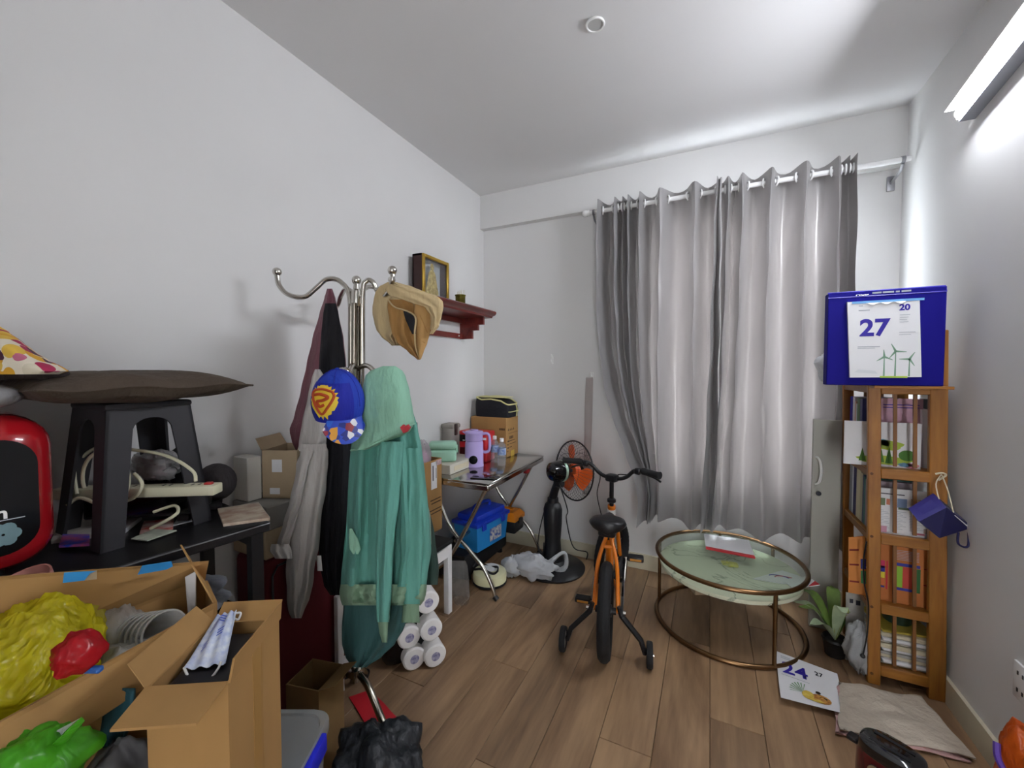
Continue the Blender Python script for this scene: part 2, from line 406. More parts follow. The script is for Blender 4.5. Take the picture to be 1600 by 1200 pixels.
curt_m = mk('satin_curtain', '#9a9898', .36, .35, bump=(160, .1, .001), translucent=.07, col2='#b8aca8', sheen=.2)
def crestx(px, py): return ony(px, py, ROD_Y - .05).x
def curtain(name, label, crests, left_pull):
    xs = [crestx(px, 300) for px in crests]
    plan = []                                       # (x, y) polyline in plan, alternately before and behind the rod
    n = 10
    for i, x in enumerate(xs):
        if i == len(xs) - 1: plan.append((x, ROD_Y - .055)); break
        x2 = xs[i + 1]; w = x2 - x; amp = min(.07, .025 + w * .45)
        for k in range(n):
            t = k / n
            plan.append((x + w * (t - .35 * math.sin(2 * math.pi * t) / (2 * math.pi)), ROD_Y - .055 * math.cos(2 * math.pi * t) * (amp / .055) if 0 < t < 1 else ROD_Y - .055 * (amp / .055)))
    root = thing(name, label, 'curtain', (sum(xs) / len(xs), ROD_Y, .42))
    ztop, zbot = 2.535, .42
    x_end = crestx(1048, 300)
    pull = [(.42, .28), (.60, .29), (.73, .27), (.87, .21), (1.1, .12), (1.3, .065), (1.6, .02), (2.0, 0.0), (2.6, 0)]
    M = len(plan) - 1; NV = 44
    def fn(u, v):
        k = u * M; i = min(int(k), M - 1); t = k - i
        x = plan[i][0] * (1 - t) + plan[i + 1][0] * t; y = plan[i][1] * (1 - t) + plan[i + 1][1] * t
        z = ztop + (zbot - ztop) * v
        d = (y - ROD_Y); sc = 1 + .22 * math.sin(3.1 * v + x * 9) * v
        y = ROD_Y + d * sc + .012 * v * math.sin(x * 23 + v * 4)
        x += .012 * v * math.sin(x * 11 + v * 3.3) + .003 * math.sin(x * 70 + v * 26)
        if left_pull:
            wgt = max(0, min(1, (x_end - x) / (x_end - xs[0]))) ; wgt = wgt * wgt * (3 - 2 * wgt)
            x += interp(pull, z)[0] * wgt; y -= interp(pull, z)[0] * .35 * wgt * (1 if wgt > .6 else wgt / .6)
            if wgt > .9: y -= .03 * v
        else: x -= .055 * v * max(0, 1 - (x - xs[0]) / .35); y -= .035 * max(0, 1 - (x - xs[0]) / .06)
        z += .012 * math.sin(x * 17) * (v > .97)
        return (x, y, z)
    build(MB().grid(fn, M * 2, NV), 'drape', curt_m, root, angle=80)
    for i in range(len(xs) - 1):
        w = xs[i + 1] - xs[i]
        for f, sg in ((.25, 1), (.75, -1)):
            t = f; x = xs[i] + w * (t - .35 * math.sin(2 * math.pi * t) / (2 * math.pi))
            ax = V((1, sg * .55 * min(1, w * 5), 0)).normalized(); q = V((0, 0, 1)).rotation_difference(ax)
            pts = [V((x, ROD_Y, ROD_Z)) + q @ V((.024 * math.cos(k * math.pi / 8), .024 * math.sin(k * math.pi / 8), 0)) for k in range(16)]
            build(MB().tube(pts, .0055, 6, closed=True), 'eyelet', chrome_m if False else wgloss_m, root)
    return root
curtain('curtain', 'grey satin eyelet curtain beside the fan, lower edge pulled aside', [934, 962, 972, 981, 999, 1032, 1086, 1128], True)
curtain('curtain', 'grey satin eyelet curtain hanging straight behind the bookcase and grey panel', [1119, 1138, 1160, 1204, 1258, 1314, 1327, 1339], False)

# tie-back strap hanging from its hook beside the window
p = ony(925, 590, YB); q = ony(925, 772, YB)
tb = thing('curtain_tieback', 'grey fabric tie-back strap hanging from a white wall hook', 'tieback', (p.x, YB - .02, q.z))
build(MB().grid(lambda u, v: (p.x - .012 + .05 * (u - .5) * (1 + .1 * math.sin(6 * v)) - .02 * v, YB - .022 - .006 * math.cos(u * 3.1) - .004 * math.sin(v * 9), p.z + (q.z - p.z) * v), 8, 24, th=.004), 'strap', mk('strap_grey', '#a39a97', .6), tb)
build(MB().tube([(p.x, YB, p.z + .01), (p.x, YB - .035, p.z + .01), (p.x, YB - .04, p.z + .035)], .006, 8).rbox((p.x, YB - .004, p.z + .015), (.025, .008, .05), .003), 'hook', white_m, tb)
# peeled tape on the back wall
p = ony(863, 561, YB)
single(MB().grid(lambda u, v: (p.x + .022 * (u - .5), YB - .002 - .006 * math.sin(u * 3 + v * 5) ** 2, p.z + .075 * (v - .5)), 4, 8, th=.0008), 'tape_scrap', 'torn scrap of white tape stuck on the back wall', 'tape', white_m)
# ================================================================ ALTAR SHELF on the left wall
redwood_m = woodmat('red_lacquer_wood', '#7a2c24', '#4e1512', .3, 'Y', 10, .05)
SX = -1.435; SZ = 1.815; SY0, SY1 = 1.93, 2.70
sh = thing('wall_shelf', 'dark red wooden altar shelf with stepped brackets on the left wall', 'shelf', (XL + .12, 2.3, 1.6))
prof = [(XL, SZ - .03), (SX - .035, SZ - .03), (SX - .03, SZ - .018), (SX - .01, SZ - .012), (SX, SZ), (SX, SZ + .012), (SX - .01, SZ + .02), (XL, SZ + .02)]
build(MB().prism([(x, SY0, z) for x, z in prof], (0, SY1 - SY0, 0)), 'top_board', redwood_m, sh)
for y in (2.02, 2.60):
    st = [(XL, SZ - .03), (XL + .20, SZ - .03), (XL + .20, SZ - .085), (XL + .155, SZ - .085), (XL + .155, SZ - .125), (XL + .105, SZ - .125), (XL + .105, SZ - .185), (XL, SZ - .185)]
    build(MB().prism([(x, y, z) for x, z in st], (0, .022, 0)), 'bracket', redwood_m, sh)
build(MB().box((XL + .011, 2.33, SZ - .165), (.02, .56, .036)), 'lower_rail', redwood_m, sh)
build(MB().box((XL + .011, 2.33, SZ - .05), (.02, .56, .036)), 'upper_rail', redwood_m, sh)
build(MB().ball((XL + .024, 2.55, SZ - .165), .006, 6), 'screw_cap', white_m, sh)
TOPZ = SZ + .02
# framed picture standing on the shelf
fx0, fx1 = -1.655, -1.585; fy0, fy1 = ony(0, 0, 1).y and 2.02, 2.295; fz1 = 2.11
fr = thing('framed_picture', 'gilt framed devotional picture in a deep dark case on the red shelf', 'picture', (-1.62, 2.16, TOPZ))
dk = mk('dark_wood', '#3a1a17', .4)
mb = MB(); t = .012
for y0, y1, z0, z1 in ((fy0, fy0 + t, TOPZ, fz1), (fy1 - t, fy1, TOPZ, fz1), (fy0, fy1, TOPZ, TOPZ + t), (fy0, fy1, fz1 - t, fz1)):
    mb.box(((fx0 + fx1) / 2, (y0 + y1) / 2, (z0 + z1) / 2), (fx1 - fx0, y1 - y0, z1 - z0))
mb.box((fx0 + .004, (fy0 + fy1) / 2, (TOPZ + fz1) / 2), (.008, fy1 - fy0, fz1 - TOPZ))
build(mb, 'case', dk, fr)
mb = MB(); t = .022
for y0, y1, z0, z1 in ((fy0, fy0 + t, TOPZ, fz1), (fy1 - t, fy1, TOPZ, fz1), (fy0 + t, fy1 - t, TOPZ, TOPZ + t), (fy0 + t, fy1 - t, fz1 - t, fz1)):
    mb.rbox((fx1 + .006, (y0 + y1) / 2, (z0 + z1) / 2), (.014, y1 - y0, z1 - z0), .004, 1)
build(mb, 'gilt_frame', gold_m, fr)
build(MB().box((fx0 + .012, (fy0 + fy1) / 2, (TOPZ + fz1) / 2), (.004, fy1 - fy0 - .024, fz1 - TOPZ - .024)), 'backing', mk('pale_blue_ground', '#b9c3c8', .6), fr)
# a robed figure in relief, gold and cream, plain and faceless
cy = (fy0 + fy1) / 2 - .02
fig = MB().lathe([(.062, 0), (.058, .04), (.040, .10), (.034, .13), (.018, .150)], (0, 0, 0), 18)
fig.ball((0, 0, .168), (.018, .018, .022), 8)
fig.xf(Matrix.Translation((fx1 - .022, cy + .015, TOPZ + .025)) @ Matrix.Diagonal((.2, 1.1, 1.15, 1)))
build(fig, 'figure', mk('gold_cream_figure', '#cdb970', .5, .2, var=(60, .4), col2='#8d7a3a'), fr)
build(MB().box((fx1 - .004, (fy0 + fy1) / 2, (TOPZ + fz1) / 2), (.002, fy1 - fy0 - .03, fz1 - TOPZ - .03)), 'glass', film('picture_glass', '#ffffff', .08, .03, (2, 0, .001)), fr)
# incense pot with sticks
p = V((-1.545, 2.385, TOPZ))
ip = thing('incense_pot', 'small brass incense pot holding short white sticks on the red shelf', 'pot', p)
build(MB().lathe([(.030, 0), (.034, .006), (.034, .066), (.037, .07), (.037, .076), (.030, .076), (.030, .05), (.001, .05)], p, 24), 'pot', mk('green_brass', '#8a8136', .3, .7, var=(40, .5)), ip)
for k in range(11):
    a = k * 2.4; r = .006 + .0018 * k
    build(MB().tube([p + V((r * math.cos(a), r * math.sin(a), .05)), p + V((1.25 * r * math.cos(a), 1.25 * r * math.sin(a), .10 + .012 * math.sin(k * 1.7)))], .0016, 5), 'incense_stick', cream_m, ip)

# ================================================================ COAT RACK
PD = 1.62
hub = W(555, 1052, PD); base_xy = V((hub.x, hub.y, 0))
rack = thing('coat_rack', 'chrome coat rack with curled ball-tipped hooks and splayed legs, loaded with clothes', 'coat rack', base_xy)
worn_m = mk('worn_chrome', '#b9b2a4', .22, 1, var=(25, .45), stretch=(1, 1, .25))
def at(px, py, d=PD): return W(px, py, d)
ptop = at(557, 455)
def colx(z): return V((hub.x, hub.y, z)).lerp(V((ptop.x, ptop.y, z)), (z - hub.z) / (ptop.z - hub.z))
for dx, dy in ((-.021, 0), (.0, -.021), (.021, .0), (0, .021)):
    o = RGT * dx + FWD * dy
    build(MB().tube([colx(.26) + o, colx(ptop.z - .05) + o], .011, 10), 'pole', worn_m, rack)
build(MB().tube([colx(.14), colx(.30)], .019, 14), 'hub_post', chrome_m, rack)
build(MB().lathe([(.02, 0), (.036, .004), (.036, .03), (.02, .034)], colx(.17), 20), 'collar', chrome_m, rack)
build(MB().tube([colx(ptop.z - .06), colx(ptop.z), colx(ptop.z + .008), colx(ptop.z + .045)], [.022, .022, .012, .010], 12), 'crown', chrome_m, rack)
build(MB().ball(at(557, 438), .018, 10), 'top_ball', chrome_m, rack)
def hook(pts, name='hook'):
    c = catmull(pts, 8); h = build(MB().tube(c, .0095, 10), name, chrome_m, rack)
    build(MB().ball(c[-1] + V((0, 0, .008)), .017, 9), 'ball_tip', chrome_m, h)
hook([at(548, 575), at(547, 470), at(533, 441), at(512, 436), at(494, 450), at(475, 464), at(450, 460), at(436, 445), at(433, 428)])
hook([at(567, 575), at(567, 460), at(573, 439), at(583, 441), at(590, 456), at(600, 463, 1.55), at(610, 452, 1.52), at(613, 438, 1.50), at(613, 426, 1.50)])
hook([at(553, 575, 1.64), at(550, 468, 1.68), at(541, 452, 1.72), at(533, 462, 1.76), at(527, 478, 1.80), at(519, 482, 1.83), at(514, 474, 1.86), at(513, 468, 1.87)])
hook([at(560, 575, 1.64), at(563, 466, 1.68), at(572, 450, 1.74), at(585, 449, 1.78), at(598, 456, 1.82), at(606, 454, 1.86), at(611, 444, 1.88), at(612, 440, 1.88)])
# lower ring of short hooks under the clothes
for (px, py, d) in ((497, 590, 1.60), (540, 585, 1.44), (604, 585, 1.50)):
    e = at(px, py, d); s0 = colx(e.z + .02)
    hook([s0, s0.lerp(e, .4) + V((0, 0, .02)), s0.lerp(e, .8) + V((0, 0, -.015)), e])
def leg(foot):
    h = colx(.185); f = V(foot); d = (f - h); d.z = 0; d.normalize()
    pts = catmull([h, h.lerp(f, .35) + V((0, 0, .035)), h.lerp(f, .75) + V((0, 0, .008)), V((f.x, f.y, .016))], 6)
    l = build(MB().tube(pts, .0135, 12), 'leg', worn_m, rack)
    build(MB().tube([pts[-1] - d * .03, pts[-1] + d * .012], .0165, 12), 'rubber_foot', black_m, l)
leg(onz(613, 1160, .016)); leg(onz(497, 1112, .016)); leg(V((hub.x, hub.y, .016)) + FWD * .2 - RGT * .03)

# ================================================================ CLOTHES
def cloth(name, col, rough=.85, v=.12, sheen=0):
    return mk(name, col, rough, var=(9, v), bump=(17, .75, .03), sheen=sheen, stretch=(1, 1, .25))
def drape(rows, d, th=.04, amp=.010, nf=5, seed=0, nt=56, step=7, captop=True, sq=.75, wob=0):
    """closed hanging cloth body: rows = (py, pxL, pxR[, depth]) outline at forward depth d"""
    rows = [tuple(r) + ((d,) if len(r) == 3 else ()) for r in rows]
    y0, y1 = rows[0][0], rows[-1][0]; n = max(4, int((y1 - y0) / step)); rnd = random.Random(seed); ph = [rnd.uniform(0, 6.28) for _ in range(6)]
    mb = MB(); vs = []; fs = []
    for j in range(n + 1):
        py = y0 + (y1 - y0) * j / n; l, r, dd = interp(rows, py); fr = j / n
        cx = (l + r) / 2; hw = (r - l) / 2
        grow = min(1, .25 + 1.1 * fr)
        tt = th * min(1, .35 + 1.6 * fr) if captop else th
        for k in range(nt):
            a = 2 * math.pi * k / nt; c, s_ = math.cos(a), math.sin(a)
            sx = math.copysign(abs(c) ** sq, c); sy = math.copysign(abs(s_) ** sq, s_)
            fold = amp * grow * (math.sin(nf * sx * 1.6 + ph[0] + .9 * fr * math.sin(ph[1] + fr * 3)) + .5 * math.sin(nf * 2.3 * sx + ph[2] + fr * 2.5) + .35 * math.sin(17 * fr + 3 * sx + ph[3]))
            px = cx + hw * sx + wob * math.sin(fr * 22 + ph[4]) * abs(sx)
            dp = dd - tt * (-sy if False else -1) * 0
            p = W(px, py, dd + (tt * sy) + fold * abs(sy) ** .5 * (1 if sy < 0 else -1))
            vs.append(p)
    for j in range(n):
        for k in range(nt):
            l2 = (k + 1) % nt; fs.append((j * nt + k, j * nt + l2, (j + 1) * nt + l2, (j + 1) * nt + k))
    fs.append(tuple(range(nt))); fs.append(tuple(n * nt + k for k in reversed(range(nt))))
    return mb.add(vs, fs)

# maroon jacket with black lining on the rear hook
mar = cloth('maroon_nylon', '#7b4a56', .55)
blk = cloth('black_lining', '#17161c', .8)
jk = thing('jacket', 'maroon jacket with black lining hung on the coat rack behind the grey jacket', 'jacket', W(500, 700, 1.74))
build(drape([(451, 511, 519), (465, 507, 524), (490, 499, 529), (530, 488, 537), (570, 479, 541), (610, 470, 543), (650, 460, 543), (672, 452, 543), (690, 456, 540), (712, 466, 530)], 1.74, .055, .012, 4, 3), 'shell', mar, jk, angle=70)
build(drape([(474, 508, 525), (490, 505, 529), (530, 501, 536), (570, 498, 540), (600, 497, 541), (640, 500, 541)], 1.685, .022, .006, 4, 5), 'lining', blk, jk, angle=70)
# black trousers hanging beside it
bt = thing('trousers', 'black trousers hanging on the coat rack between grey jacket and green hoodie', 'trousers', W(520, 925, 1.58))
build(drape([(600, 512, 545), (650, 505, 550), (720, 505, 552), (780, 502, 549), (830, 497, 546), (880, 499, 540), (915, 506, 536), (930, 516, 533)], 1.60, .05, .012, 4, 9), 'leg_cloth', cloth('black_cotton', '#131319', .9), bt, angle=70)
build(drape([(868, 494, 502), (892, 496, 504)], 1.535, .003, .0005, 2, 1, nt=16, captop=False), 'care_label', white_m, bt)
# light grey jacket
gry = cloth('light_grey_nylon', '#b9b4b0', .6, .08)
gj = thing('jacket', 'light grey thin jacket with dangling sleeve and white cuff on the coat rack', 'jacket', W(475, 960, 1.50))
build(drape([(577, 492, 500), (590, 487, 508), (620, 481, 512), (660, 472, 511), (690, 467, 510), (703, 466, 509)], 1.515, .035, .006, 3, 12), 'shoulder', gry, gj, angle=70)
build(drape([(690, 474, 506), (706, 470, 513), (725, 464, 514), (760, 462, 509), (800, 457, 504), (850, 450, 498), (900, 447, 491), (935, 447, 483), (955, 451, 476), (966, 457, 472)], 1.50, .035, .010, 4, 14, wob=1.2), 'sleeve', gry, gj, angle=70)
build(drape([(700, 470, 490), (740, 462, 480), (780, 453, 472), (820, 442, 462), (852, 432, 452)], 1.47, .022, .006, 3, 15), 'side_panel', gry, gj, angle=70)
build(drape([(850, 424, 452), (860, 421, 456), (873, 430, 457)], 1.465, .025, .006, 5, 16, captop=False), 'cuff', cloth('white_cuff', '#d5d2cf', .6), gj, angle=70)
build(drape([(694, 469, 510), (705, 467, 511)], 1.468, .005, .001, 2, 3, captop=False), 'hem_band', gry, gj, angle=70)

# dark teal trousers under the hoodie
tt_ = thing('trousers', 'dark teal trousers hanging below the green hoodie on the coat rack', 'trousers', W(580, 1040, 1.52))
build(drape([(800, 548, 640), (900, 540, 648), (945, 537, 645), (980, 534, 632), (1005, 534, 618), (1025, 539, 598), (1043, 550, 572)], 1.55, .05, .014, 5, 21), 'leg_cloth', cloth('dark_teal', '#3a605f', .9), tt_, angle=70)
# dark green jacket behind
dg = thing('jacket', 'dark green jacket with pale lining hanging behind the mint hoodie', 'jacket', W(670, 915, 1.66))
build(drape([(660, 640, 652), (720, 640, 660), (780, 642, 668), (840, 645, 680), (890, 648, 686), (914, 650, 684)], 1.66, .04, .006, 3, 25), 'shell', cloth('dark_green', '#2f463e', .8), dg, angle=70)
build(drape([(770, 655, 664), (810, 655, 673), (850, 656, 674), (885, 656, 669)], 1.606, .012, .004, 2, 26), 'lining', cloth('pale_green_lining', '#93a498', .45), dg, angle=70)

# mint hoodie
mint = cloth('mint_fleece', '#63a093', .9, .10)
mint2 = cloth('mint_hood', '#8dbda4', .9, .08)
rib = cloth('mint_rib', '#7d9a80', .9, .1)
hd = thing('hoodie', 'mint green hooded sweatshirt with a red patch, hung in front on the coat rack', 'hoodie', W(600, 1000, 1.42))
build(drape([(640, 562, 645), (670, 556, 653), (700, 548, 659), (740, 545, 664), (780, 543, 668), (820, 541, 672), (860, 537, 674), (900, 533, 668), (917, 532, 666)], 1.44, .075, .028, 7, 31, nt=80, step=5), 'body', mint, hd, angle=75)
build(drape([(572, 598, 618), (577, 580, 628), (588, 570, 634), (610, 566, 640), (640, 564, 645), (660, 562, 648), (676, 558, 640), (690, 552, 606), (703, 548, 572)], 1.395, .075, .008, 3, 33, nt=70), 'hood', mint2, hd, angle=75)
build(drape([(913, 532, 667), (926, 530, 666), (938, 532, 663), (946, 535, 657)], 1.44, .088, .026, 7, 31, nt=80, step=4, captop=False), 'hem_rib', rib, hd, angle=75)
build(drape([(690, 594, 630), (730, 589, 628), (780, 590, 624), (830, 588, 618), (880, 587, 614), (930, 587, 612), (965, 588, 609), (972, 589, 608)], 1.355, .045, .008, 3, 37), 'sleeve', mint, hd, angle=75)
build(drape([(966, 590, 607), (985, 592, 606), (1004, 597, 605)], 1.355, .024, .002, 3, 38, captop=False), 'cuff', rib, hd, angle=75)
build(drape([(700, 632, 656), (760, 634, 663), (820, 630, 664), (880, 628, 660), (930, 628, 657), (944, 628, 656)], 1.40, .04, .008, 3, 39), 'sleeve', mint, hd, angle=75)
build(drape([(938, 628, 655), (955, 629, 655), (973, 627, 656)], 1.40, .028, .002, 3, 40, captop=False), 'cuff', rib, hd, angle=75)
# pocket opening, seam ridges and the small red lip patch
build(drape([(826, 546, 550), (845, 545, 561), (858, 546, 564), (866, 551, 560)], 1.350, .006, .001, 2, 41), 'pocket_lining', mint2, hd)
build(MB().tube(catmull([W(548, 704, 1.335), W(575, 698, 1.318), W(605, 684, 1.315), W(633, 668, 1.33), W(648, 662, 1.36)], 6), .0035, 6), 'hood_seam', mint2, hd)
lp = W(632, 671, 1.318)
q = [W(px, py, 1.312) for px, py in ((625, 668), (629, 664), (632, 667), (636, 664), (640, 669), (636, 675), (630, 677))]
build(MB().prism(q, FWD * .02), 'patch', mk('red_patch', '#b32a33', .6), hd)

# ---------------- blue child's cap with a yellow starburst patch
CD = 1.29
cp_c = W(529, 628, CD + .03)
cap = thing('cap', 'blue cap with yellow starburst patch and multicoloured brim on the coat rack', 'cap', W(529, 690, CD))
blue = cloth('royal_blue_cotton', '#1a3bb0', .8, .15)
blue2 = cloth('cobalt_front', '#14219c', .75, .12)
M3 = Matrix((RGT, -FWD, V((0, 0, 1)))).transposed()
tilt = Matrix.Rotation(R(2), 3, 'Y') @ Matrix.Rotation(R(-8), 3, 'X')
def cap_pt(th, ph, k=1.0):   # th around vertical, ph from top
    r = V((.080 * math.sin(ph) * math.cos(th), .078 * math.sin(ph) * math.sin(th), .106 * math.cos(ph))) * k
    return cp_c + M3 @ (tilt @ r)
build(MB().grid(lambda u, v: cap_pt(u * 2 * math.pi, .001 + v * 2.05), 36, 14, cu=True, th=.002), 'crown', blue, cap, angle=75)
build(MB().grid(lambda u, v: cap_pt(R(34 + 118 * u) , .86 + v * 1.22, 1.02), 16, 10, th=.001), 'front_panel', blue2, cap, angle=75)
build(MB().ball(cap_pt(0, 0, 1.02), (.007, .007, .004), 6), 'button', blue, cap)
for a in range(6): build(MB().tube([cap_pt(a * math.pi / 3 + .3, .03 + k * .2, 1.012) for k in range(9)], .0012, 4), 'seam', blue2, cap)
brim_m = bpy.data.materials.new('brim_print'); brim_m.use_nodes = True
_n = brim_m.node_tree.nodes; _l = brim_m.node_tree.links
_t = _n.new('ShaderNodeTexCoord'); _v = _n.new('ShaderNodeTexVoronoi'); _v.inputs['Scale'].default_value = 55; _l.new(_t.outputs['Object'], _v.inputs['Vector'])
_r = _n.new('ShaderNodeValToRGB'); _r.color_ramp.interpolation = 'CONSTANT'; _e = _r.color_ramp.elements
_e[0].color = lin('#2a49b8'); _e[0].position = 0; _e[1].color = lin('#8b2a35'); _e[1].position = .42
for pos, c in ((.52, '#d8d8dc'), (.60, '#2b63c8'), (.74, '#d99a3a'), (.80, '#23307e')): k = _e.new(pos); k.color = lin(c)
_sx = _n.new('ShaderNodeSeparateColor'); _l.new(_v.outputs['Color'], _sx.inputs[0]); _l.new(_sx.outputs[0], _r.inputs[0]); _l.new(_r.outputs[0], _n['Principled BSDF'].inputs['Base Color'])
def brim(u, v):
    th = R(0 + 95 * u); b = cap_pt(th, 1.98, 1.0); c = math.sin(math.pi * u)
    out = M3 @ (tilt @ V((.02 * math.cos(th), .030 + .012 * c, -.066 * (.35 + .65 * c ** .6))))
    return b + out * v
build(MB().grid(brim, 20, 8, th=.003), 'brim', brim_m, cap, angle=75)
star = []
ec = (1.57 + .22, 1.36)
def emb(x, y, k=1.03): return cap_pt(ec[0] - x, ec[1] - y, k)
n = 44; ring = []
for i in range(n):
    a = 2 * math.pi * i / n; rr = (1 + .16 * (i % 2) + .08 * math.sin(i * 2.7))
    ring.append((-.56 * rr * math.cos(a), .40 * rr * math.sin(a) - (.10 if abs(math.cos(a)) < .5 and math.sin(a) < 0 else 0)))
mb = MB(); vs = [emb(0, 0, 1.05)] + [emb(x * f, y * f, 1.045) for f in (.25, .5, .75, 1) for x, y in ring]
mb.add(vs, [(0, 1 + i, 1 + (i + 1) % n) for i in range(n)] + [(1 + q * n + i, 1 + q * n + n + i, 1 + q * n + n + (i + 1) % n, 1 + q * n + (i + 1) % n) for q in range(3) for i in range(n)]); build(mb, 'starburst_patch', mk('yellow_patch', '#e8c83a', .6), cap)
def emline(pts, name, r=.0042):
    cc = catmull([V((x, y, 0)) for x, y in pts], 6); build(MB().tube([emb(-p.x * 1.35, p.y * 1.35, 1.06) for p in cc], r, 6), name, mk('red_orange_patch', '#b5481c', .6), cap)
emline([(-.30, .17), (.0, .22), (.30, .17), (.34, .06), (.17, -.16), (0, -.30), (-.17, -.16), (-.34, .06), (-.30, .17)], 'shield_outline')
emline([(.26, .08), (.05, .11), (-.18, .06), (-.05, -.01), (.14, -.05), (.05, -.14), (-.08, -.10)], 'swoosh', .005)

# ---------------- beige sun hat hung on the front hook
HD = 1.52
hat = thing('sun_hat', 'beige and brown fabric sun hat with yellow lining drooping from a rack hook', 'hat', W(640, 540, HD))
bei = cloth('beige_cotton', '#c3ad83', .8, .1); bro = cloth('tan_lining', '#a67c46', .8, .12)
build(drape([(441, 605, 620), (448, 592, 645), (458, 586, 668), (468, 584, 684), (480, 582, 688), (490, 582, 688), (505, 585, 682), (515, 588, 674), (525, 595, 640), (540, 612, 630)], HD + .045, .055, .012, 5, 51, nt=70, step=3), 'brim', bei, hat, angle=75)
build(drape([(468, 606, 640), (480, 605, 648), (500, 608, 648), (520, 612, 648), (535, 620, 650), (550, 638, 655), (562, 652, 657)], HD - .02, .032, .010, 3, 53, nt=50, step=3), 'crown_lining', bro, hat, angle=75)
build(drape([(486, 630, 637), (495, 632, 648), (510, 638, 650), (522, 644, 650)], HD - .062, .006, .001, 2, 54, nt=24), 'opening', blk, hat)  # gap between the folds, its shade put in as a black piece
bro2 = cloth('tan_lining_light', '#b58d58', .8, .12)
build(drape([(472, 648, 664), (484, 647, 671), (500, 648, 673), (520, 649, 672), (535, 650, 668), (550, 652, 662), (561, 654, 658)], HD - .045, .026, .005, 2, 56, nt=40, step=3), 'quilted_lobe', bro2, hat, angle=75)
build(MB().tube(catmull([W(656, 492, HD - .074), W(662, 506, HD - .076), W(668, 520, HD - .072)], 5), .0015, 5), 'quilt_seam', bro, hat)
build(MB().tube(catmull([W(652, 525, HD - .074), W(658, 532, HD - .074), W(664, 536, HD - .070)], 5), .0015, 5), 'quilt_seam', bro, hat)
build(MB().tube(catmull([W(606, 468, HD - .045), W(617, 480, HD - .055), W(636, 486, HD - .066), W(649, 496, HD - .074), W(648, 520, HD - .074), W(650, 545, HD - .06), W(656, 561, HD - .045)], 6), .003, 6), 'piping', bei, hat)
build(drape([(444, 606, 616), (452, 602, 646), (462, 608, 682), (471, 636, 692), (480, 664, 693), (495, 674, 690), (510, 675, 686), (522, 671, 677)], HD - .055, .020, .004, 4, 57, nt=50, step=2), 'folded_brim', bei, hat, angle=75)
build(drape([(455, 650, 657), (460, 652, 676), (466, 666, 688), (470, 680, 688)], HD - .022, .014, .002, 2, 55, nt=24, step=2), 'yellow_lining', mk('yellow_cloth', '#d9b528', .7), hat)
# ================================================================ STEEL FOLDING TABLE in the corner
TZ = .74
TX0, TX1, TY0, TY1 = XL + .008, -1.145, 2.05, 2.93
tb = thing('folding_table', 'stainless steel topped folding table with chrome tube legs in the corner', 'table', (-1.4, 2.5, 0))
build(MB().rbox(((TX0 + TX1) / 2, (TY0 + TY1) / 2, TZ - .006), (TX1 - TX0, TY1 - TY0, .012), .004), 'table_top', steel_m, tb)
mb = MB()
for c, s in ((((TX0 + TX1) / 2, TY0 + .008, TZ - .028), (TX1 - TX0, .016, .034)), (((TX0 + TX1) / 2, TY1 - .008, TZ - .028), (TX1 - TX0, .016, .034)),
             ((TX0 + .008, (TY0 + TY1) / 2, TZ - .028), (.016, TY1 - TY0 - .034, .034)), ((TX1 - .008, (TY0 + TY1) / 2, TZ - .028), (.016, TY1 - TY0 - .034, .034))): mb.rbox(c, s, .005, 1)
build(mb, 'apron', steel_m, tb)
# crossed tube legs, curved chrome feet
def tleg(pts, foot=True):
    c = catmull(pts, 7); l = build(MB().tube(c, .0125, 10), 'leg', chrome_m, tb)
    if foot: build(MB().tube([c[-1] + V((-.004, 0, .004)), c[-1] + V((.018, 0, -.013))], .017, 10), 'rubber_foot', black_m, l)
for y, s in ((2.13, 1), (2.84, 1)):
    tleg([(TX1 - .05, y, TZ - .04), (TX1 - .20, y, .42), (-1.48, y, .20), (XL + .06, y, .07), (XL + .045, y, .016)], False)
    tleg([(TX0 + .05, y + .03, TZ - .04), (-1.50, y + .03, .42), (-1.34, y + .03, .27), (-1.24, y + .03, .18), (-1.175, y + .03, .07), (-1.16, y + .03, .016)])
build(MB().tube([(-1.42, 2.12, .33), (-1.42, 2.87, .33)], .010, 8), 'stretcher', chrome_m, tb)
build(MB().rbox((TX1 - .016, 2.64, TZ - .055), (.03, .05, .03), .004), 'latch', mk('red_latch', '#8c1f22', .5), tb)

def px_box(px0, px1, Y, z0, ztop_py, depth): pass
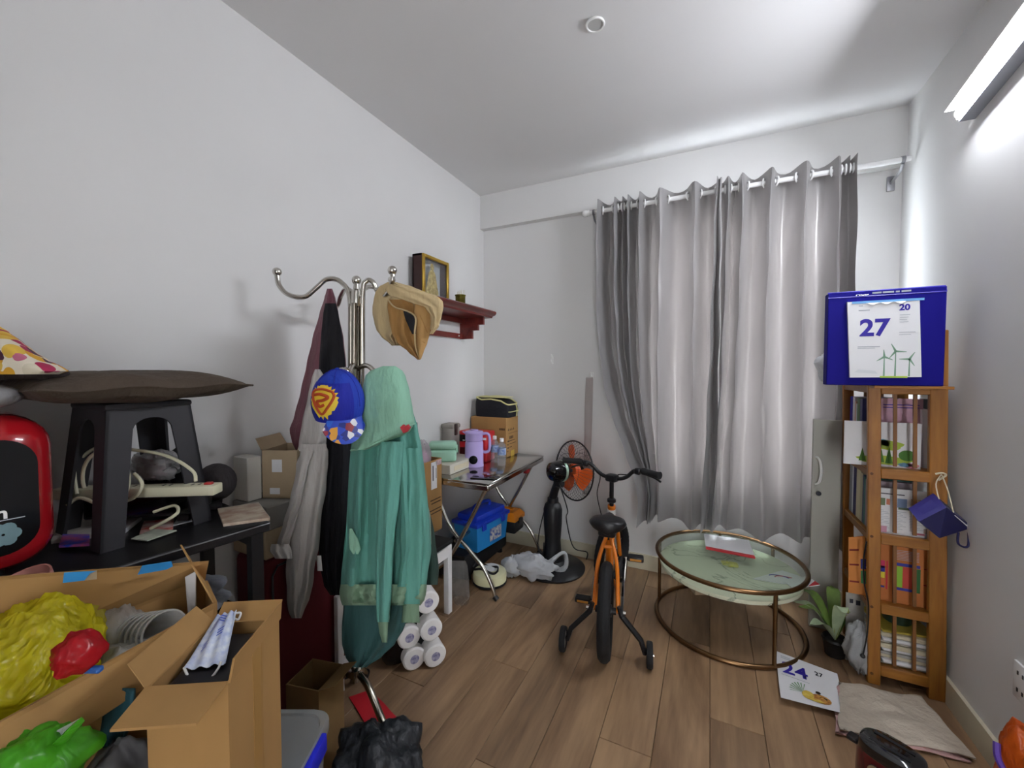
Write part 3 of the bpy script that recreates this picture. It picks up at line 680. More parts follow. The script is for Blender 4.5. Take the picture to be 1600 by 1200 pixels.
# ---------------- cardboard box in the corner, printed
def carton(name, label, c, w, d, h, rz, mat, flaps=(), z0=0, th=.004, group=None, closed=False):
    """c = (x,y); flaps: (side, angle from vertical outward deg, length) side 0 -y,1 +x,2 +y,3 -x"""
    root = thing(name, label, 'box', (c[0], c[1], z0), group)
    Mz = Matrix.Translation((c[0], c[1], z0)) @ Matrix.Rotation(rz, 4, 'Z')
    mb = MB()
    if closed:
        mb.rbox((0, 0, h / 2), (w, d, h), .004, 1)
    else:
        mb.box((0, 0, th / 2), (w, d, th))
        for x, y, sx, sy in ((0, -d / 2 + th / 2, w, th), (0, d / 2 - th / 2, w, th), (-w / 2 + th / 2, 0, th, d - 2 * th), (w / 2 - th / 2, 0, th, d - 2 * th)):
            mb.box((x, y, h / 2), (sx, sy, h))
    mb.xf(Mz); build(mb, 'body', mat, root)
    for side, ang, ln in flaps:
        L = w if side in (0, 2) else d; half = d / 2 if side in (0, 2) else w / 2; a = R(ang); k = .03
        pts = [(-L / 2, 0, 0), (L / 2, 0, 0), (L / 2 - L * k, ln * math.sin(a), ln * math.cos(a)), (-L / 2 + L * k, ln * math.sin(a), ln * math.cos(a))]
        m = MB().prism([V((x, -y, z)) for x, y, z in pts], V((0, -math.cos(a) * th, -math.sin(a) * -th)))
        m.xf(Mz @ Matrix.Translation((0, 0, h)) @ Matrix.Rotation(math.pi / 2 * side, 4, 'Z') @ Matrix.Translation((0, -half, 0)))
        build(m, 'flap', mat, root)
    return root
def P3(root, c, rz, p):   # local carton point -> world
    return V((c[0], c[1], root.location.z)) + Matrix.Rotation(rz, 3, 'Z') @ V(p)
a_ = onz(791, 716, TZ); bb = onz(827, 704, TZ)        # near right and far right bottom corners
w_, d_, h_ = .31, .205, .30
cc = (a_.x - w_ / 2, a_.y + d_ / 2 + .004); rz = 0
cx_ = carton('cardboard_box', 'closed brown cardboard box with printed side carrying the black bag on the steel table', cc, w_, d_, h_, rz, card_m, z0=TZ + .001, closed=True)
f0 = P3(cx_, cc, rz, (w_ / 2, 0, 0)); right = Matrix.Rotation(rz, 3, 'Z') @ V((0, 1, 0))
for i, (s, ln) in enumerate(((.030, 4), (.022, 4))):
    pass
zz = TZ + h_
for k, (dy, dz, wd, hh) in enumerate(((-.08, .178, .16, .002), (-.06, .145, .012, .022), (-.04, .145, .012, .022), (-.02, .145, .012, .022), (0, .145, .012, .022), (-.10, .12, .035, .012), (-.05, .12, .08, .005), (-.10, .095, .015, .012), (-.06, .097, .11, .004), (-.10, .07, .02, .01), (-.06, .072, .04, .006), (-.10, .045, .012, .01))):
    m = MB().box((0, 0, 0), (.0008, wd, hh)); q = f0 + right * (dy * .85 + wd / 2) + V((.0005, 0, dz))
    for i in range(len(m.v)): m.v[i] = q + Matrix.Rotation(rz, 3, 'Z') @ m.v[i]
    build(m, 'printed_mark', brownink_m, cx_)
for k in range(4):
    q = f0 + right * (-.08 + .03 * k) + V((.0005, 0, .20)); m = MB().prism([q, q + right * .018, q + right * .009 + V((0, 0, .018))], (.0008, 0, 0)); build(m, 'printed_arrow', brownink_m, cx_)
fr_ = P3(cx_, cc, rz, (.10, -d_ / 2, .205)); [build(MB().box(fr_ + V((.012 * k, -.0005, .008)), (.009, .001, .016)), 'printed_mark', brownink_m, cx_) for k in range(4)]
tpp = f0 + right * .0 + V((.001, 0, .012)); build(MB().box(tpp, (.001, .06, .06)), 'tape', mk('parcel_tape', '#c9a53a', .3), cx_)

# ---------------- black bag with yellow piping on the box
bz = TZ + h_
bag = thing('soft_bag', 'black soft storage bag with pale yellow piping on top of the printed box', 'bag', (cc[0], cc[1], bz))
yp = mk('pale_yellow_piping', '#d5cf92', .6)
bc = V((cc[0] + .02, cc[1] + .0, bz + .001))
def bagp(u, v):
    a = 2 * math.pi * u; c, s = math.cos(a), math.sin(a); k = .28
    x = math.copysign(abs(c) ** k, c) * .145; y = math.copysign(abs(s) ** k, s) * .098
    r = 1 + .03 * math.sin(math.pi * v) - .10 * max(0, v - .7); zt = .135 + .012 * math.sin(3 * x * 10) - .03 * max(0, x / .145)
    return bc + V((x * r, y * r, v * zt))
mb = MB().grid(bagp, 60, 8, cu=True); top = [bagp(i / 60, 1) for i in range(60)]; mb.add(top + [bc + V((0, 0, .14))], [(i, (i + 1) % 60, 60) for i in range(60)]); mb.add([bagp(i / 60, 0) for i in range(60)], [tuple(range(59, -1, -1))])
build(mb, 'body', mk('black_canvas', '#15161d', .85, bump=(30, .4, .01)), bag, angle=60)
build(MB().tube([bagp(i / 40, .99) + V((0, 0, .003)) for i in range(40)], .006, 6, closed=True), 'piping', yp, bag)
build(MB().tube([bagp(.5 / 60 + i * 0, v / 8) + V((.003, 0, 0)) for v in range(9)], .005, 6), 'piping', yp, bag)
build(MB().tube([bagp(u, .45) + V((.004, 0, 0)) for u in [k / 40 for k in range(-4, 5)]], .004, 6), 'zip', yp, bag)
build(MB().grid(lambda u, v: bc + V(((u - .5) * .22, (v - .5) * .14, .149 + .012 * math.sin(u * 3.1) * math.sin(v * 3.1))), 8, 6, th=.003), 'top_panel', yp, bag)

# ---------------- red appliance box behind the flask
p = onz(763, 722, TZ); q = onz(700, 742, TZ)
rb = thing('appliance_box', 'glossy red appliance carton with black panel behind the lavender flask', 'box', (p.x - .14, p.y + .05, TZ))
red_m = mk('red_gloss_card', '#c3232c', .3)
rc = V((p.x - .118, p.y + .04, TZ + .1085))
build(MB().rbox(rc, (.235, .13, .215), .012, 3), 'body', red_m, rb)
build(MB().rbox(rc + V((-.06, -.066, .055)), (.10, .003, .05), .001, 1), 'black_panel', bgloss_m, rb)
build(MB().box(rc + V((-.07, -.0685, .04)), (.02, .001, .008)), 'print', white_m, rb); build(MB().box(rc + V((-.04, -.0685, .04)), (.022, .001, .006)), 'print', white_m, rb)
build(MB().box(rc + V((.08, -.0655, .06)), (.07, .001, .016)), 'white_strip', white_m, rb)
build(MB().rbox(rc + V((-.045, -.066, -.055)), (.12, .003, .085), .002, 1), 'picture', mk('dark_red_print', '#5f1a1e', .4, var=(40, .6)), rb)

# ---------------- lavender vacuum flask
p = onz(741, 728, TZ)
fl = thing('vacuum_flask', 'lavender vacuum jug with side handle and round black display', 'jug', p)
lav = mk('lavender_plastic', '#b3a2d8', .4)
build(MB().lathe([(.001, 0), (.063, 0), (.066, .006), (.064, .012), (.062, .16), (.058, .172), (.057, .178), (.060, .18)], p, 32), 'body', lav, fl)
build(MB().lathe([(.060, .18), (.060, .225), (.063, .232), (.060, .240), (.030, .246), (.028, .252), (.001, .253)], p, 32), 'lid', lav, fl)
build(MB().tube([p + V((.059 * math.cos(k * math.pi / 16), .059 * math.sin(k * math.pi / 16), .178)) for k in range(32)], .0022, 6, closed=True), 'seam_ring', mk('dark_lavender', '#8b79b5', .4), fl)
hx = RGT
build(MB().tube(catmull([p + hx * .058 + V((0, 0, .222)), p + hx * .088 + V((0, 0, .224)), p + hx * .105 + V((0, 0, .20)), p + hx * .105 + V((0, 0, .12)), p + hx * .088 + V((0, 0, .098)), p + hx * .06 + V((0, 0, .098))], 6), .010, 10), 'handle', lav, fl)
sp = p - FWD * .05 - RGT * .045
build(MB().prism([p - RGT * .05 - FWD * .02 + V((0, 0, .216)), p - RGT * .076 - FWD * .03 + V((0, 0, .238)), p - RGT * .035 - FWD * .052 + V((0, 0, .238))], V((0, 0, .006))), 'spout', lav, fl)
M = Matrix((RGT, V((0, 0, 1)), -FWD)).transposed()
build(MB().lathe([(.001, 0), (.029, 0), (.029, .004), (.001, .005)], p - FWD * .0615 + V((0, 0, .055)), 28, M), 'display', bgloss_m, fl)

# ---------------- two water bottles
clear_m = film('clear_pet', '#e8eef2', .22, .05, (10, .2, .004))
water_lab = mk('bottle_label', '#aebfd6', .4, var=(45, .4), col2='#4a62a0')
for k, (px, py) in enumerate(((773, 722), (784, 727))):
    p = onz(px, py, TZ)
    bo = thing('water_bottle', 'small clear water bottle with white cap and blue label beside the red box', 'bottle', p, 'water bottles on the steel table')
    build(MB().lathe([(.024, 0), (.029, .004), (.029, .05), (.027, .055), (.029, .06), (.029, .125), (.024, .145), (.013, .160), (.012, .172)], p, 20), 'body', clear_m, bo)
    build(MB().lathe([(.0295, .075), (.0297, .078), (.0297, .118), (.0295, .121)], p, 20, caps=False), 'label', water_lab, bo)
    build(MB().lathe([(.0145, .165), (.0145, .187), (.012, .189), (.001, .189)], p, 16), 'cap', wgloss_m, bo)

# ---------------- mint lunch box, clear canister, tray, goods bag
slab_c = V((-1.567, 2.285, TZ + .0325))
tr = thing('flat_carton', 'flat white carton lying on the steel table under the mint lunch box', 'box', slab_c - V((0, 0, .0325)))
build(MB().rbox(slab_c, (.225, .33, .063), .004, 1), 'body', mk('white_carton_card', '#cfcbbd', .6), tr)
build(MB().box(slab_c + V((.113, -.02, 0)), (.001, .2, .03)), 'printed_band', cream_m, tr)
lz = TZ + .065
lc = V((-1.565, 2.20, lz)); rzl = R(34)
mn = mk('mint_plastic', '#9fcdb5', .4)
lb = thing('lunch_box', 'mint green clip-lid lunch box on the flat white carton', 'lunch box', lc)
Rl = Matrix.Rotation(rzl, 3, 'Z')
build(MB().rbox(lc + V((0, 0, .04)), (.175, .10, .08), .018, 3, rzl), 'body', mn, lb)
build(MB().rbox(lc + V((0, 0, .105)), (.179, .104, .048), .020, 3, rzl), 'lid', mn, lb)
build(MB().rbox(lc + Rl @ V((.091, -.0, .08)), (.010, .04, .045), .004, 2, rzl), 'clip', mn, lb)
p2 = V((-1.63, 2.385, lz))
cn = thing('storage_canister', 'clear plastic canister with hinged dark clip behind the mint lunch box', 'canister', p2)
build(MB().rbox(p2 + V((0, 0, .10)), (.10, .10, .20), .02, 2), 'body', film('smoky_plastic', '#d6d2cc', .5, .12, (6, .1, .003)), cn)
build(MB().rbox(p2 + V((0, 0, .205)), (.106, .106, .035), .014, 2), 'lid', film('smoky_lid', '#c4bfb8', .6, .15, (6, .1, .003)), cn)
build(MB().rbox(p2 + V((.058, -.02, .185)), (.012, .03, .08), .005, 2), 'clip', mk('dark_brown_clip', '#33201c', .4), cn)
p = onz(748, 752, TZ); p = V((p.x - .02, p.y + .06, TZ))
single(MB().rbox(p + V((.02, .02, .0045)), (.17, .085, .008), .004, 2, R(14)), 'tablet_phone', 'slim black phone lying flat in front of the lavender jug', 'phone', bgloss_m)

# ---------------- white stool with black seat, open carton on it
SF = onz(700, 957, 0)
wst = thing('stool', 'white-legged stool with a black seat under an open carton beside the folding table', 'stool', (SF.x - .14, SF.y - .14, 0))
sx0, sw, sh_ = SF.x + .018, .31, .43; sy0 = SF.y + .018 - sw
for dx in (0, 1):
    for dy in (0, 1):
        build(MB().rbox((sx0 - .018 - dx * (sw - .036), sy0 + .018 + dy * (sw - .036), sh_ / 2 - .015), (.036, .036, sh_ - .03), .003, 1), 'leg', wgloss_m, wst)
for (cx1, cy1, ax, ay) in ((sx0 - sw / 2, sy0 + .012, sw - .07, .02), (sx0 - sw / 2, sy0 + sw - .012, sw - .07, .02), (sx0 - .012, sy0 + sw / 2, .02, sw - .07), (sx0 - sw + .012, sy0 + sw / 2, .02, sw - .07)):
    build(MB().box((cx1, cy1, sh_ - .065), (ax, ay, .06)), 'apron', wgloss_m, wst)
build(MB().rbox((sx0 - sw / 2, sy0 + sw / 2, sh_ - .012), (sw + .01, sw + .01, .026), .006, 2), 'seat', blackmat_m, wst)
bxr = onz(690, 826, sh_); bw, bd, bh = .15, .235, .435; bx1 = bxr.x
ccb = (bx1 - bw / 2, 2.043 - bd / 2)
ob = carton('cardboard_box', 'open cardboard carton with a white shipping label on the white stool', ccb, bw, bd, bh, 0, card_m, ((3, 8, .05),), z0=sh_ + .001)
def onface(y0, z0, wy, hz, name, mat): build(MB().box((bx1 + .0008, y0, sh_ + z0), (.0016, wy, hz)), name, mat, ob)
onface(1.965, .345, .055, .16, 'shipping_label', paper_m); onface(2.012, .415, .055, .03, 'sticker', mk('pink_sticker', '#d9b9bf', .5, var=(60, .3)))
for y0, z0, wy, hz in ((1.955, .36, .008, .09), (1.985, .355, .004, .06)): build(MB().box((bx1 + .002, y0, sh_ + z0), (.001, wy, hz)), 'printed_mark', inkdark_m, ob)
for k, (y0, z0, l) in enumerate(((1.98, .20, .10), (1.985, .18, .09), (1.975, .14, .11), (1.985, .12, .10))): onface(y0, z0, l, .006, 'printed_mark', brownink_m)
def blob(c, r, seed=0, amp=.22, n=20, crease=3.2, fn=None):
    mb = MB(); c = V(c); vs = []; nu = n * 2
    def f(u, v):
        th = 2 * math.pi * u; ph = math.pi * (.02 + .96 * v)
        d = V((math.sin(ph) * math.cos(th), math.sin(ph) * math.sin(th), -math.cos(ph)))
        k = 1 + amp * (noise.noise(d * 1.7 + V((seed, 0, 0))) + .8 * abs(noise.noise(d * crease + V((0, seed, 3)))) + .45 * abs(noise.noise(d * crease * 2.3 + V((seed, 5, 0)))) + .25 * abs(noise.noise(d * crease * 4.6 + V((2, seed, 1)))) - .4)
        p = V((d.x * r[0] * k, d.y * r[1] * k, d.z * r[2] * k))
        if fn: p = fn(p)
        return c + p
    mb.grid(f, nu, n, cu=True)
    mb.add([f(i / nu, 1) for i in range(nu)], [tuple(range(nu))]); mb.add([f(i / nu, 0) for i in range(nu)], [tuple(reversed(range(nu)))])
    return mb
gb = thing('goods_bag', 'clear plastic bag of pink packets standing in the open carton on the stool', 'bag', (ccb[0], ccb[1], sh_ + .28))
build(blob((ccb[0] - .005, ccb[1] + .03, sh_ + .45), (.05, .06, .10), 5, .25, 14), 'bag_film', film('clear_bag', '#e6e2e6', .3, .12), gb)
build(blob((ccb[0] - .005, ccb[1] + .03, sh_ + .42), (.042, .05, .065), 8, .25, 10), 'packets', mk('pink_packets', '#c98fb4', .5, var=(40, .6), col2='#e6d6e0'), gb)

# ================================================================ UNDER THE TABLE
# low black case carrying the blue tool box
lo = onz(690, 905, 0)
case = thing('equipment_case', 'long low black case under the folding table carrying the tool boxes', 'case', (-1.42, 2.5, 0))
build(MB().rbox((-1.54, 2.53, .10), (.25, .62, .15), .02, 2), 'body', blackmat_m, case)
build(MB().rbox((-1.54, 2.53, .182), (.26, .63, .02), .008, 2), 'lid', black_m, case)
for y in (2.3, 2.76):
    for x in (-1.64, -1.44): build(MB().lathe([(.02, 0), (.022, .004), (.018, .03)], (x, y, 0), 12), 'foot', black_m, case)
# blue tool box
tbx = thing('tool_box', 'two-tone blue plastic tool box with a picture sticker under the table', 'tool box', (-1.40, 2.43, .193))
bl1 = mk('blue_plastic', '#1f7fc4', .4); bl2 = mk('deep_blue_plastic', '#1637b4', .4)
tc_ = V((-1.43, 2.47, .193)); tz = R(-8)
Rz = Matrix.Rotation(tz, 3, 'Z')
mb = MB(); w, l, h = .20, .36, .17
vs = [tc_ + Rz @ V((x * w / 2 * k, y * l / 2 * k, z)) for z, k in ((0, .9), (h, 1)) for x, y in ((-1, -1), (1, -1), (1, 1), (-1, 1))]
mb.add(vs, [(3, 2, 1, 0), (4, 5, 6, 7), (0, 1, 5, 4), (1, 2, 6, 5), (2, 3, 7, 6), (3, 0, 4, 7)]); build(mb, 'body', bl1, tbx)
mb = MB().rbox(tc_ + V((0, 0, h + .012)), (w + .025, l + .025, .028), .008, 2, tz)
mb.rbox(tc_ + V((0, 0, h + .045)), (w - .02, l - .03, .05), .02, 2, tz); build(mb, 'lid', bl2, tbx)
build(MB().tube(catmull([tc_ + Rz @ V((0, -.09, h + .06)), tc_ + Rz @ V((0, -.085, h + .10)), tc_ + Rz @ V((0, 0, h + .11)), tc_ + Rz @ V((0, .085, h + .10)), tc_ + Rz @ V((0, .09, h + .06))], 5), .011, 8), 'handle', bl2, tbx)
for y in (-.11, .11): build(MB().rbox(tc_ + Rz @ V((w / 2 + .008, y, h - .005)), (.014, .04, .06), .004, 1, tz), 'latch', bl2, tbx)
build(MB().box(tc_ + Rz @ V((w / 2 - .001, .03, .075)), (.004, .13, .085), tz), 'sticker', mk('sticker_print', '#c9c4b4', .5, var=(55, .7), col2='#2a4a9a'), tbx)
# black tool box with orange lid
ot = thing('tool_box', 'black tool box with a bright orange lid on the far end of the low case', 'tool box', (-1.33, 2.76, .193))
oc = V((-1.37, 2.755, .193)); om = mk('orange_plastic', '#d98016', .4)
build(MB().rbox(oc + V((0, 0, .045)), (.20, .16, .09), .012, 2), 'body', black_m, ot)
mb = MB(); w, l = .21, .17
vs = [oc + V((x * w / 2 * k, y * l / 2 * k, z)) for z, k in ((.09, 1), (.115, 1.0), (.15, .72)) for x, y in ((-1, -1), (1, -1), (1, 1), (-1, 1))]
mb.add(vs, [(3, 2, 1, 0), (8, 9, 10, 11)] + [(i * 4 + k, i * 4 + (k + 1) % 4, i * 4 + 4 + (k + 1) % 4, i * 4 + 4 + k) for i in (0, 1) for k in range(4)]); build(mb, 'lid', om, ot)
build(MB().rbox(oc + V((0, 0, .158)), (.10, .03, .016), .005, 2), 'handle', om, ot)
build(MB().rbox(oc + V((.104, 0, .085)), (.012, .05, .04), .003, 1), 'latch', black_m, ot)

# cream robot cleaner with its cable and cord
rcv = onz(752, 905, 0); rcv = V((-1.235, 2.22, 0)) if False else V((-1.29, 2.33, 0))
rv = thing('robot_vacuum', 'round cream robot vacuum on the floor beside the table leg', 'vacuum', rcv)
crm = mk('cream_plastic', '#d9d6ae', .35)
build(MB().lathe([(.001, .012), (.098, .012), (.110, .02), (.112, .06), (.106, .075), (.09, .082), (.001, .084)], rcv, 40), 'body', crm, rv)
build(MB().lathe([(.001, .084), (.055, .086), (.055, .092), (.001, .094)], rcv + V((.0, .02, 0)), 30), 'top_disc', white_m, rv)
build(MB().lathe([(.108, .006), (.113, .008), (.113, .02), (.108, .022)], rcv, 40), 'bumper', blackmat_m, rv)
for s in (-1, 1): build(MB().tube([rcv + V((s * .075, -.01, .018)), rcv + V((s * .075 + .02 * s, -.01, .018))], .018, 12), 'wheel', black_m, rv)
pts = [rcv + V((.09 * math.cos(t) - .02, .05 * math.sin(t) - .02, .092 + .012 * math.sin(t * 3) + t * .001)) for t in [k * .35 for k in range(38)]]
single(MB().tube(catmull(pts, 2), .0045, 6), 'power_cable', 'coiled black power cable lying on the cream robot vacuum', 'cable', black_m)
# clear crinkled bottle beside the stool leg
p = onz(722, 948, 0); p = V((p.x, p.y + .02, 0))
single(drape([(876, 706, 727), (885, 704, 731), (910, 705, 733), (935, 707, 734), (948, 711, 731)], 2.44, .05, .010, 6, 77, captop=False), 'plastic_wrapper', 'crinkled clear plastic sleeve standing beside the white stool leg', 'wrapper', film('clear_crinkle', '#e2e2e0', .2, .08, (26, .9, .02)))
# white carrier bag on the floor
p = onz(828, 905, 0)
cb = thing('carrier_bag', 'crumpled white carrier bag lying on the floor in front of the fan base', 'bag', p)
wf = film('white_film', '#e4e6e9', .82, .35)
pc = V((p.x - .01, p.y + .04, .075))
ax = RGT
build(blob(pc, (.17, .085, .075), 11, .42, 26, 2.6), 'bag_body', wf, cb, angle=180)
build(blob(pc - RGT * .13 + V((0, 0, -.01)), (.075, .06, .06), 13, .4, 16), 'bag_knot', wf, cb, angle=180)
build(MB().tube(catmull([pc + RGT * .13 + V((0, 0, .02)), pc + RGT * .20 + V((0, 0, .08)), pc + RGT * .235 + V((0, 0, .075)), pc + RGT * .235 + V((0, 0, -.01)), pc + RGT * .17 + V((0, 0, -.05))], 5), [.02, .018, .016, .014, .012, .012, .012, .011, .012, .012, .012, .012, .013, .014, .015, .016, .018, .02, .02, .02, .02], 8), 'bag_handle', wf, cb)

# ================================================================ PEDESTAL FAN
fb = V((-.985, 2.70, 0))
fan = thing('pedestal_fan', 'black pedestal fan with orange blades standing by the back wall', 'fan', fb)
build(MB().lathe([(.001, 0), (.225, 0), (.228, .012), (.20, .03), (.10, .045), (.075, .07), (.001, .075)], fb, 40), 'base', black_m, fan)
build(MB().lathe([(.085, .05), (.062, .12), (.055, .20), (.064, .32), (.066, .42), (.055, .455), (.04, .47), (.038, .50)], fb, 28), 'column', black_m, fan)
hc = W(876, 736, 2.80); nb = fb + V((0, 0, .50))
build(MB().tube(catmull([nb, nb.lerp(hc, .4), hc + V((0, 0, -.05))], 5), [.03] * 3 + [.028] * 4 + [.034] * 4, 12), 'neck', black_m, fan)
build(MB().rbox(hc + V((-.01, 0, -.075)), (.07, .06, .07), .015, 2), 'tilt_joint', black_m, fan)
fd = V((.56, .83, -.08)).normalized()                       # direction the fan blows
fq = V((0, 0, 1)).rotation_difference(fd); FM = fq.to_matrix()
build(MB().lathe([(.001, -.10), (.035, -.098), (.060, -.08), (.070, -.04), (.072, .01), (.062, .035), (.02, .04)], hc, 28, FM), 'motor_housing', bgloss_m, fan)
build(MB().lathe([(.0725, -.005), (.0735, -.004), (.0735, .014), (.0722, .015)], hc, 28, FM, caps=False), 'silver_band', mk('green_silver', '#a9c2ae', .3, .5), fan)
build(MB().tube([hc, hc + fd * .12], .012, 10), 'shaft', black_m, fan)
gc = hc + fd * .115
build(MB().lathe([(.001, -.02), (.045, -.018), (.05, .02), (.03, .04), (.001, .042)], gc, 24, FM), 'blade_hub', mk('orange_hub', '#c9501a', .4), fan)
orm = mk('orange_blade', '#e8641c', .4, translucent=.15)
for k in range(3):
    a0 = R(100 + 120 * k)
    def bl(u, v):
        r = .04 + .14 * u; a = a0 + (v - .5) * (.55 + .55 * math.sin(math.pi * (.15 + .75 * u)))
        return gc + FM @ V((r * math.cos(a), r * math.sin(a), .028 - .056 * v))
    build(MB().grid(bl, 10, 8, th=.003), 'blade', orm, fan)
GR = .205
wire_m = mk('guard_wire', '#3a3a3e', .4, .3)
build(MB().tube([gc + FM @ V((GR * math.cos(t), GR * math.sin(t), 0)) for t in [k * math.pi / 28 for k in range(56)]], .0055, 8, closed=True), 'guard_rim', black_m, fan)
for sgn in (-1, 1):
    mb = MB()
    for k in range(44):
        t = 2 * math.pi * k / 44
        mb.tube([gc + FM @ V((r * math.cos(t + .25 * s), r * math.sin(t + .25 * s), sgn * z)) for s, r, z in ((0, .035, .062), (.35, .10, .060), (.75, .17, .042), (1, GR, 0))], .0012, 3, caps=False)
    mb.tube([gc + FM @ V((.12 * math.cos(t), .12 * math.sin(t), sgn * .057)) for t in [k * math.pi / 18 for k in range(36)]], .0014, 4, closed=True)
    o = build(mb, 'guard_wires', wire_m, fan); o['kind'] = 'stuff'
build(MB().lathe([(.001, .064), (.035, .062), (.03, .07), (.001, .072)], gc, 20, FM), 'guard_badge', black_m, fan)
cd = catmull([hc + V((0, -.03, -.08)), hc + V((.06, -.03, -.25)), fb + V((.09, .03, .35)), fb + V((.12, .10, .13)), fb + V((.20, .17, .08)), fb + V((.20, .16, .03))], 6)
build(MB().tube(cd, .004, 6), 'cord', black_m, fan)
cd = catmull([fb + V((-.055, -.03, .40)), fb + V((-.09, -.03, .25)), fb + V((-.10, -.03, .13)), fb + V((-.06, -.04, .10)), fb + V((-.055, -.03, .18))], 6)
build(MB().tube(cd, .004, 6), 'cord_loop', black_m, fan)
# ================================================================ CHILD'S BICYCLE
rc0 = onz(946, 1022, 0); hd2 = V((-.16, .985, 0)).normalized()
BM = Matrix((V((hd2.y, -hd2.x, 0)), hd2, V((0, 0, 1)))).transposed()
def B(x, y, z): return V((rc0.x, rc0.y, 0)) + BM @ V((x, y, z))
bk = thing('bicycle', "child's orange bicycle with black saddle, black handlebar and training wheels", 'bicycle', (rc0.x, rc0.y, 0))
WR = .222
fo = mk('frame_orange', '#e07a1a', .3, coat=.4)
def wheel(y, steer=0, axis_pt=None, rim_col=None):
    c = V((0, y, WR)); mb = MB()
    S_ = Matrix.Rotation(steer, 3, 'Z')
    def loc(p): return B(*(V((0, y, 0)) + S_ @ V(p)))
    n = 44
    # tyre with knobbed section
    def ty(u, v):
        a = 2 * math.pi * u; b = 2 * math.pi * v; r = .031 * (1 + .05 * (int(u * 88) % 2) * (math.cos(b) > .2))
        return loc(((r * .95) * math.sin(b), (WR - .031 + r * math.cos(b)) * math.cos(a), WR + (WR - .031 + r * math.cos(b)) * math.sin(a)))
    t = build(MB().grid(ty, 88, 12, cu=True), 'tyre', rubber_m, bk, angle=60)
    rim = build(MB().tube([loc((0, (WR - .066) * math.cos(k * math.pi / 20), WR + (WR - .066) * math.sin(k * math.pi / 20))) for k in range(40)], .011, 8, closed=True), 'rim', black_m, bk)
    for k in range(16):
        a = 2 * math.pi * k / 16; s = .022 if k % 2 else -.022
        build(MB().tube([loc((s, .018 * math.cos(a + .6), WR + .018 * math.sin(a + .6))), loc((0, (WR - .066) * math.cos(a), WR + (WR - .066) * math.sin(a)))], .0014, 4), 'spoke', chrome_m, rim)
    build(MB().tube([loc((-.05, 0, WR)), loc((.05, 0, WR))], [.016, .016], 12).tube([loc((-.028, 0, WR)), loc((-.022, 0, WR))], .028, 14).tube([loc((.022, 0, WR)), loc((.028, 0, WR))], .028, 14), 'hub', black_m, bk)
    return loc
wheel(0)
STEER = R(-22); FW = .66
fl_ = wheel(FW, STEER)
def tb_(name, pts, r, mat, n=10, par=bk): return build(MB().tube([B(*p) for p in pts], r, n), name, mat, par)
# frame
tb_('seat_tube', [(0, .26, .25), (0, .19, .52)], .017, fo)
tb_('down_tube', [(0, .26, .25), (0, .33, .30), (0, .50, .46)], .021, fo)
tb_('top_tube', [(0, .20, .47), (0, .36, .47), (0, .50, .535)], .016, white_m)
tb_('head_tube', [(0, .515, .45), (0, .485, .585)], .024, fo)
tb_('head_sleeve', [(0, .497, .53), (0, .49, .565)], .0255, white_m)
for s in (-1, 1):
    build(MB().tube(catmull([B(0 + .012 * s, .185, .51), B(.034 * s, .14, .455), B(.05 * s, .085, .38), B(.058 * s, .0, WR)], 6), .0105, 10), 'seat_stay', fo, bk)
    build(MB().tube(catmull([B(.02 * s, .255, .25), B(.045 * s, .19, .235), B(.058 * s, .0, WR)], 6), .011, 10), 'chain_stay', fo, bk)
    build(MB().tube(catmull([fl_((.02 * s, -.085, .47)), fl_((.05 * s, -.06, .44)), fl_((.05 * s, 0, WR))], 5), .013, 10), 'fork_blade', fo, bk)
build(MB().tube([B(-.03, .155, .47), B(.03, .155, .47)], .010, 8), 'stay_bridge', fo, bk)
# saddle
def sad(u, v):
    a = 2 * math.pi * u; t = v
    return None
mb = MB(); vs = []; n = 28; L_ = [(-.122, .022), (-.116, .055), (-.10, .080), (-.065, .094), (-.02, .086), (.03, .056), (.08, .034), (.115, .027), (.135, .020), (.142, .008)]
rings = []
for yy, hw in L_:
    zc = .607 - .02 * max(0, yy) / .14; vr = .034 * min(1, .35 + hw / .06) * (1 if yy < .03 else .8)
    rings.append([B(hw * math.cos(2 * math.pi * k / n), .165 + yy, zc + vr * math.sin(2 * math.pi * k / n) + .010 * abs(math.cos(2 * math.pi * k / n)) * (yy < 0)) for k in range(n)])
vs = [p for r in rings for p in r]; fs = [(i * n + k, i * n + (k + 1) % n, (i + 1) * n + (k + 1) % n, (i + 1) * n + k) for i in range(len(L_) - 1) for k in range(n)]
fs += [tuple(reversed(range(n))), tuple((len(L_) - 1) * n + k for k in range(n))]
build(MB().add(vs, fs), 'saddle', mk('saddle_vinyl', '#18181b', .35), bk, angle=60)
tb_('seat_post', [(0, .19, .50), (0, .175, .58)], .013, black_m)
build(MB().rbox(B(0, .15, .555), (.085, .10, .03), .008, 1), 'saddle_clamp', black_m, bk)
